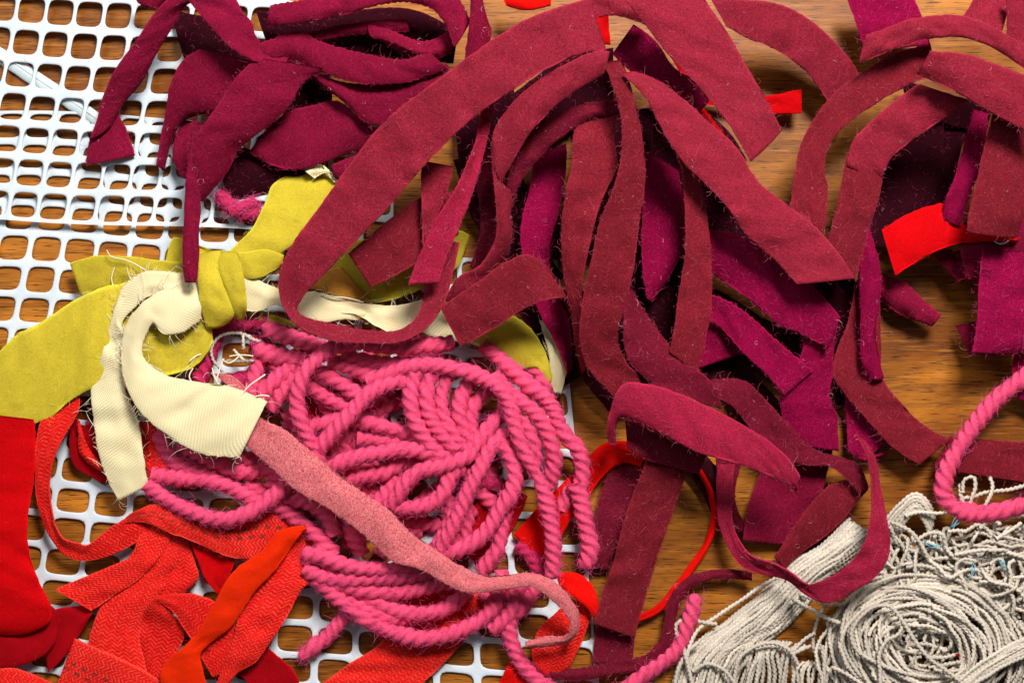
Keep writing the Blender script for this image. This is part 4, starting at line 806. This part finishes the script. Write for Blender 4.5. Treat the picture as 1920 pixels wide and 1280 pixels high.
for pts in [[(472,632,50),(440,624,54),(410,632,56),(396,655,56),(400,675,54),(412,690,50),(420,702,46)], [(425,676,56),(445,677,58),(476,676,58)], [(456,625,60),(456,640,62),(457,654,58)], [(438,655,40),(446,664,44),(458,676,50)], [(460,628,52),(474,636,50),(490,640,46)]]:
    yarn("strand", pts, 3.6, M['grey'], TG, plies=2, pitch=16, nv=10, step=2.0)
TF = root("pink_tuft", 440, 380, 12, "small fluffy tuft of pink yarn on the canvas under the top left pile", "yarn")
Y([(408,360),(428,384),(455,398),(490,396)], [34,38,38,34], 17, 'pinkd', parent=TF, fz=6, taper=(10,0)); Y([(430,395),(455,388),(480,378)], [46,48,44], 13, 'pinkd', parent=TF, fz=6); flush_fuzz(TF)
LP = root("pink_yarn_bit", 170, 805, 12, "short bit of pink yarn in the dark gap beside the cream tail", "yarn")
Y([(166,786),(170,800),(176,818)], [14,14,14], 9, parent=LP, taper=(4,6), fz=0.5); flush_fuzz(LP)
PR = root("pink_yarn_loop", 1780, 900, 30, "single loop of hot pink plied yarn entering from the right edge over the burgundy strip", "yarn")
Y([(1960,672),(1920,708),(1869,748),(1825,800),(1790,852),(1771,895),(1770,928),(1792,952),(1841,962),(1888,955),(1960,930)], [70,66,62,60,62,62,60,60,62,64,66], 18.5, parent=PR); flush_fuzz(PR)
# ------------------------------------------------------------------ grey linen thread
rg = np.random.default_rng(11)
def T(parent, pts, R=4.7, wob=1.2, **kw):
    yarn("strand", pts, R, M['grey'], parent, plies=2, pitch=17, nv=8, step=2.5, wob=wob, **kw)
def bez(path, n=6):
    return path
GB = root("thread_bundle", 1420, 1160, 20, "bundle of parallel grey linen threads running diagonally under the burgundy loop", "thread")
LE = [(1655,975),(1590,972),(1534,1026),(1482,1060),(1436,1104),(1378,1152),(1318,1196),(1280,1236),(1256,1300)]
RE = [(1690,990),(1655,1012),(1592,1052),(1540,1090),(1512,1130),(1486,1165),(1447,1196),(1407,1226),(1376,1300)]
nB = 24
for k in range(nB):
    f = k / (nB - 1); pts = []; 
    for i, (a, b) in enumerate(zip(LE, RE)):
        g = f + rg.normal(0, 0.022); z = 12 + 30 * math.sin(math.pi * min(max(f, 0.05), 0.95)) ** 0.6 + 8 * math.sin(i * 0.8) + rg.normal(0, 2.0)
        if i == 0: continue
        pts.append((a[0] * (1 - g) + b[0] * g, a[1] * (1 - g) + b[1] * g, z))
    T(GB, pts)
for k in range(16):                               # second layer below
    f = rg.uniform(0.04, 0.96); pts = []
    for i, (a, b) in enumerate(zip(LE, RE)):
        g = f + rg.normal(0, 0.03)
        if i: pts.append((a[0] * (1 - g) + b[0] * g, a[1] * (1 - g) + b[1] * g, 12 + 18 * math.sin(math.pi * f) + rg.normal(0, 2)))
    T(GB, pts)
for pts in [[(1456,1083,50),(1425,1100,40),(1390,1125,34),(1350,1150,32),(1310,1180,34),(1296,1205,38),(1288,1240,42),(1296,1262,44)],
            [(1345,1170,34),(1318,1166,36),(1290,1160,36),(1268,1172,36),(1272,1196,38),(1284,1222,42),(1292,1256,48),(1300,1290,50)],
            [(1262,1300,30),(1270,1262,34),(1284,1228,38),(1310,1205,42)],
            [(1300,1258,50),(1328,1244,54),(1352,1252,56),(1372,1272,54),(1384,1296,50)]]:
    T(GB, pts, 4.9, 0.6)
GA = root("thread_hank", 1430, 1250, 16, "short hank of grey threads arching at the bottom edge left of the coil", "thread")
for k in range(17):
    f = k / 16; x0 = 1398 + 96 * f
    T(GA, [(x0 - 30 * (1 - f) + rg.normal(0, 3), 1320, 22), (x0 - 16 * (1 - f) + rg.normal(0, 3), 1270, 36 + rg.normal(0, 2)), (x0 + rg.normal(0, 3), 1228 - 12 * math.sin(math.pi * f), 42 + rg.normal(0, 2)), (x0 + 22 * f + rg.normal(0, 2), 1210 - 8 * math.sin(math.pi * f), 30)])
for pts in [[(1376,1300,50),(1379,1262,54),(1388,1232,58),(1414,1212,60),(1447,1205,62),(1480,1218,60),(1497,1246,54)], [(1398,1300,46),(1404,1268,52),(1416,1240,54)], [(1480,1230,40),(1500,1206,42),(1528,1186,44)]]:
    T(GA, pts, 5.0, 0.5)
GC = root("thread_coil", 1740, 1200, 20, "big round coil of grey linen thread with loose loops in its middle", "thread")
for k in range(64):
    f = k / 63; rx = 52 + 124 * f ** 0.8 + rg.normal(0, 9); ry = 44 + 100 * f ** 0.8 + rg.normal(0, 9); cx = 1732 + rg.normal(0, 13) + 4 * f; cy = 1212 + rg.normal(0, 11)
    a0 = rg.uniform(0, 6.28); sp = rg.uniform(2.6, 5.6); zc = 26 + 44 * math.sin(math.pi * min(1, 0.15 + 0.85 * f)) ** 0.8; ph = rg.uniform(0, 6.28)
    pts = []
    for t in np.linspace(0, sp, int(sp * 5)):
        a = a0 + t; pts.append((cx + rx * math.cos(a) + 0.25 * ry * math.sin(a), cy + ry * math.sin(a), zc + 7 * math.sin(2 * a + ph) + rg.normal(0, 1.2)))
    dr = rg.normal(0, 7, 2); pts = [(x + dr[0] * math.sin(i * 0.45 + ph), y + dr[1] * math.cos(i * 0.38 + ph), zz) for i, (x, y, zz) in enumerate(pts)]
    T(GC, pts, 4.6, 1.0)
for k in range(26):                               # outer arc on the left, fanning out of the coil
    f = k / 25; rx = 150 + 44 * f + rg.normal(0, 4); ry = 118 + 42 * f + rg.normal(0, 4); zz = 60 - 30 * f
    a0, a1 = 3.3 + rg.normal(0, 0.3), 5.4 + rg.normal(0, 0.35)
    T(GC, [(1738 + rx * math.cos(a) + 6, 1222 + ry * math.sin(a), zz + rg.normal(0, 2)) for a in np.linspace(a0, a1, 12)], 4.6, 0.8)
for k in range(34):                               # loose inner loops
    cx, cy = 1735 + rg.normal(0, 38), 1218 + rg.normal(0, 30); rx, ry = rg.uniform(14, 48), rg.uniform(14, 42); a0 = rg.uniform(0, 6.28)
    T(GC, [(cx + rx * math.cos(a), cy + ry * math.sin(a), 34 + 12 * math.sin(a + k) + rg.normal(0, 2)) for a in np.linspace(a0, a0 + rg.uniform(2, 5), 9)], 4.4, 1.5)
for pts in [[(1800,1276,96),(1779,1260,96),(1746,1236,98),(1717,1203,98),(1691,1162,98),(1669,1137,96),(1643,1136,94),(1610,1160,90),(1597,1188,88),(1604,1214,86),(1640,1240,84),(1700,1262,84)],
            [(1652,1300,88),(1650,1262,88),(1648,1228,90),(1662,1200,92),(1688,1184,94),(1694,1162,92)],
            [(1560,1250,60),(1600,1270,70),(1640,1300,76)],
            [(1485,1120,60),(1510,1136,58),(1540,1152,58),(1570,1166,62),(1600,1170,66)],
            [(1500,1112,50),(1535,1126,50),(1580,1134,56)]]:
    T(GC, pts, 5.0, 0.5)
for k in range(7):                                # thick strand group crossing to the right edge
    T(GC, [(1960, 1172 + 8 * k, 84), (1900, 1206 + 5.5 * k, 88 + rg.normal(0, 2)), (1850, 1236 + 5 * k, 90 + rg.normal(0, 2)), (1790, 1282 + 5 * k, 84), (1760, 1310 + 4 * k, 80)], 4.9, 1.0)
for k in range(9):
    x0 = 1486 + 9 * k; T(GC, [(x0 - 6, 1320, 20), (x0 + rg.normal(0, 4), 1285, 26), (x0 + 6 + rg.normal(0, 4), 1255 - 8 * math.sin(k / 3), 26), (x0 + 22, 1240, 16)], 4.5, 1.0)
for k in range(22):                               # lower left and bottom filling
    x0 = rg.uniform(1530, 1690); T(GC, [(x0 - 10, 1320, 24 + rg.uniform(0, 14)), (x0 + rg.normal(0, 10), 1270, 34 + rg.uniform(0, 12)), (x0 + rg.normal(6, 12), 1215, 34 + rg.uniform(0, 14)), (x0 + rg.normal(20, 14), 1165, 30)], 4.5, 1.4)
GT = root("thread_tangle", 1800, 1040, 16, "messy tangle of crinkled grey linen thread above the coil at the right edge", "thread")
for k in range(150):
    # irregular wandering lengths that mostly drift to the right, thinning out toward the wood
    x = rg.uniform(1655, 1940); ylo = 985 + 40 * (x < 1700) + 10 * math.sin(x / 30); y = rg.uniform(ylo + 14, 1135); ang = rg.choice([0.25, -0.4, 0.9, 2.6, 1.5]) + rg.normal(0, 0.5); z = rg.uniform(12, 62)
    pts = [(x, y, z)]; n = int(rg.integers(4, 9))
    for i in range(n):
        ang += rg.normal(0, 0.5); stp = rg.uniform(16, 30); x += stp * math.cos(ang); y += stp * math.sin(ang); z = min(max(z + rg.normal(0, 6), 10), 74)
        if y < ylo: y = ylo + rg.uniform(0, 8); ang = -ang
        if y > 1175: break
        if x < 1640: x = 1640 + rg.uniform(0, 10); ang = math.pi - ang
        pts.append((x, y, z))
    if len(pts) > 2: T(GT, pts, rg.uniform(4.0, 4.9), 2.0)
for k in range(34):                               # right edge, below the tangle
    x = rg.uniform(1870, 1950); y = rg.uniform(1110, 1290); ang = rg.uniform(0.6, 2.2)
    pts = [(x, y, rg.uniform(14, 50))]
    for i in range(5): ang += rg.normal(0, 0.3); x += 18 * math.cos(ang); y += 18 * math.sin(ang); pts.append((x, y, rg.uniform(20, 50)))
    T(GT, pts, 4.5, 1.4)
for k in range(6):                                # hump of threads at the top left of the tangle
    T(GT, [(1655 + 3*k, 1000 + 5*k, 26), (1664 + 4*k, 970 + 6*k, 40), (1690 + 2*k, 942 + 6*k, 48), (1720 - k, 926 + 6*k, 50), (1742 - 2*k, 946 + 6*k, 44), (1752 - 2*k, 975 + 5*k, 34)], 4.8, 1.0)
for pts in [[(1700,968,56),(1720,960,58),(1752,962,58),(1780,958,56),(1800,972,50)],
            [(1670,980,60),(1700,990,62),(1722,1012,62),(1738,1040,60),(1746,1062,54)], [(1668,1000,54),(1690,1020,56),(1704,1045,54),(1700,1068,48)], [(1666,1020,50),(1676,1040,50),(1690,1066,46)],
            [(1798,906,40),(1802,926,42),(1806,950,44),(1800,975,40)], [(1804,922,46),(1812,898,50),(1824,894,52),(1828,912,52),(1822,932,52),(1818,952,48)],
            [(1800,934,40),(1830,928,40),(1850,924,42),(1888,918,44),(1930,908,44)], [(1856,894,46),(1861,908,48),(1858,926,50),(1848,946,50),(1842,968,46)],
            [(1830,990,56),(1860,978,58),(1900,968,58),(1940,962,56)], [(1870,1010,60),(1900,990,62),(1915,978,62)],
            [(1790,1040,66),(1830,1032,68),(1870,1030,68),(1905,1040,66),(1940,1050,64)], [(1798,1078,70),(1792,1060,70),(1806,1048,70),(1830,1052,68)], [(1796,1066,70),(1806,1090,70),(1814,1108,66)],
            [(1890,1108,62),(1896,1080,66),(1892,1056,66),(1902,1050,64)], [(1700,1062,58),(1730,1060,62),(1790,1084,66),(1850,1120,66),(1890,1160,60)],
            [(1836,1090,60),(1880,1098,62),(1900,1120,62),(1898,1150,56)]]:
    T(GT, pts, 4.9, 0.8)
for i, (pts, lab) in enumerate([([(1804,940,56),(1802,960,60),(1796,975,62),(1784,988,60)], "pale blue fibre hanging from the pink loop onto the grey thread"),
            ([(1735,1018,66),(1750,1022,68),(1762,1024,66)], "pale blue fibre on the left of the grey tangle"), ([(1712,1044,44),(1716,1056,46),(1719,1066,46)], "pale blue fibre in the dark gap above the coil"),
            ([(1822,1080,76),(1828,1070,78),(1824,1058,76)], "pale blue fibre near the middle of the grey tangle"), ([(1872,1052,74),(1884,1062,76),(1880,1046,74)], "pale blue fibre at the right of the grey tangle")]):
    rt = root("blue_fibre", pts[0][0], pts[0][1], pts[0][2], lab, "fibre", "pale blue fibres")
    for q in range(4):
        yarn("fibre", [(a + rg.normal(0, 3), b + rg.normal(0, 3), c + q) for a, b, c in pts], 0.8, M['blue'], rt, plies=2, pitch=40, nv=6, step=3)
rt = root("red_fibre", 1795, 1228, 60, "tiny red fibre caught in the hollow of the grey coil", "fibre")
yarn("fibre", [(1792,1226,64),(1802,1230,66),(1812,1234,64)], 2.6, M['redf'], rt, plies=2, pitch=30, nv=8, step=3)
# pale lint on the strips
for i, (pts, lab) in enumerate([([(444,36,118),(450,40,122),(453,44,120)], "white lint speck on the crimson strip at the top left"), ([(1864,452,112),(1874,457,114),(1886,455,114),(1892,449,112)], "curved white lint hair at the tip of the red strip"),
            ([(1092,82,178),(1098,75,180),(1096,68,180),(1100,62,178)], "pale curly hair on the end of the widest strip"), ([(1812,150,170),(1822,166,172),(1836,168,172),(1842,156,172),(1830,146,172)], "pale looped hair on the topmost right strip")]):
    rt = root("lint_hair", pts[0][0], pts[0][1], pts[0][2], lab, "lint", "pale lint hairs")
    yarn("fibre", pts, 1.3 if i else 3.0, M['f_pale'] if i > 1 else M['canvas'], rt, plies=2, pitch=50, nv=6, step=2)
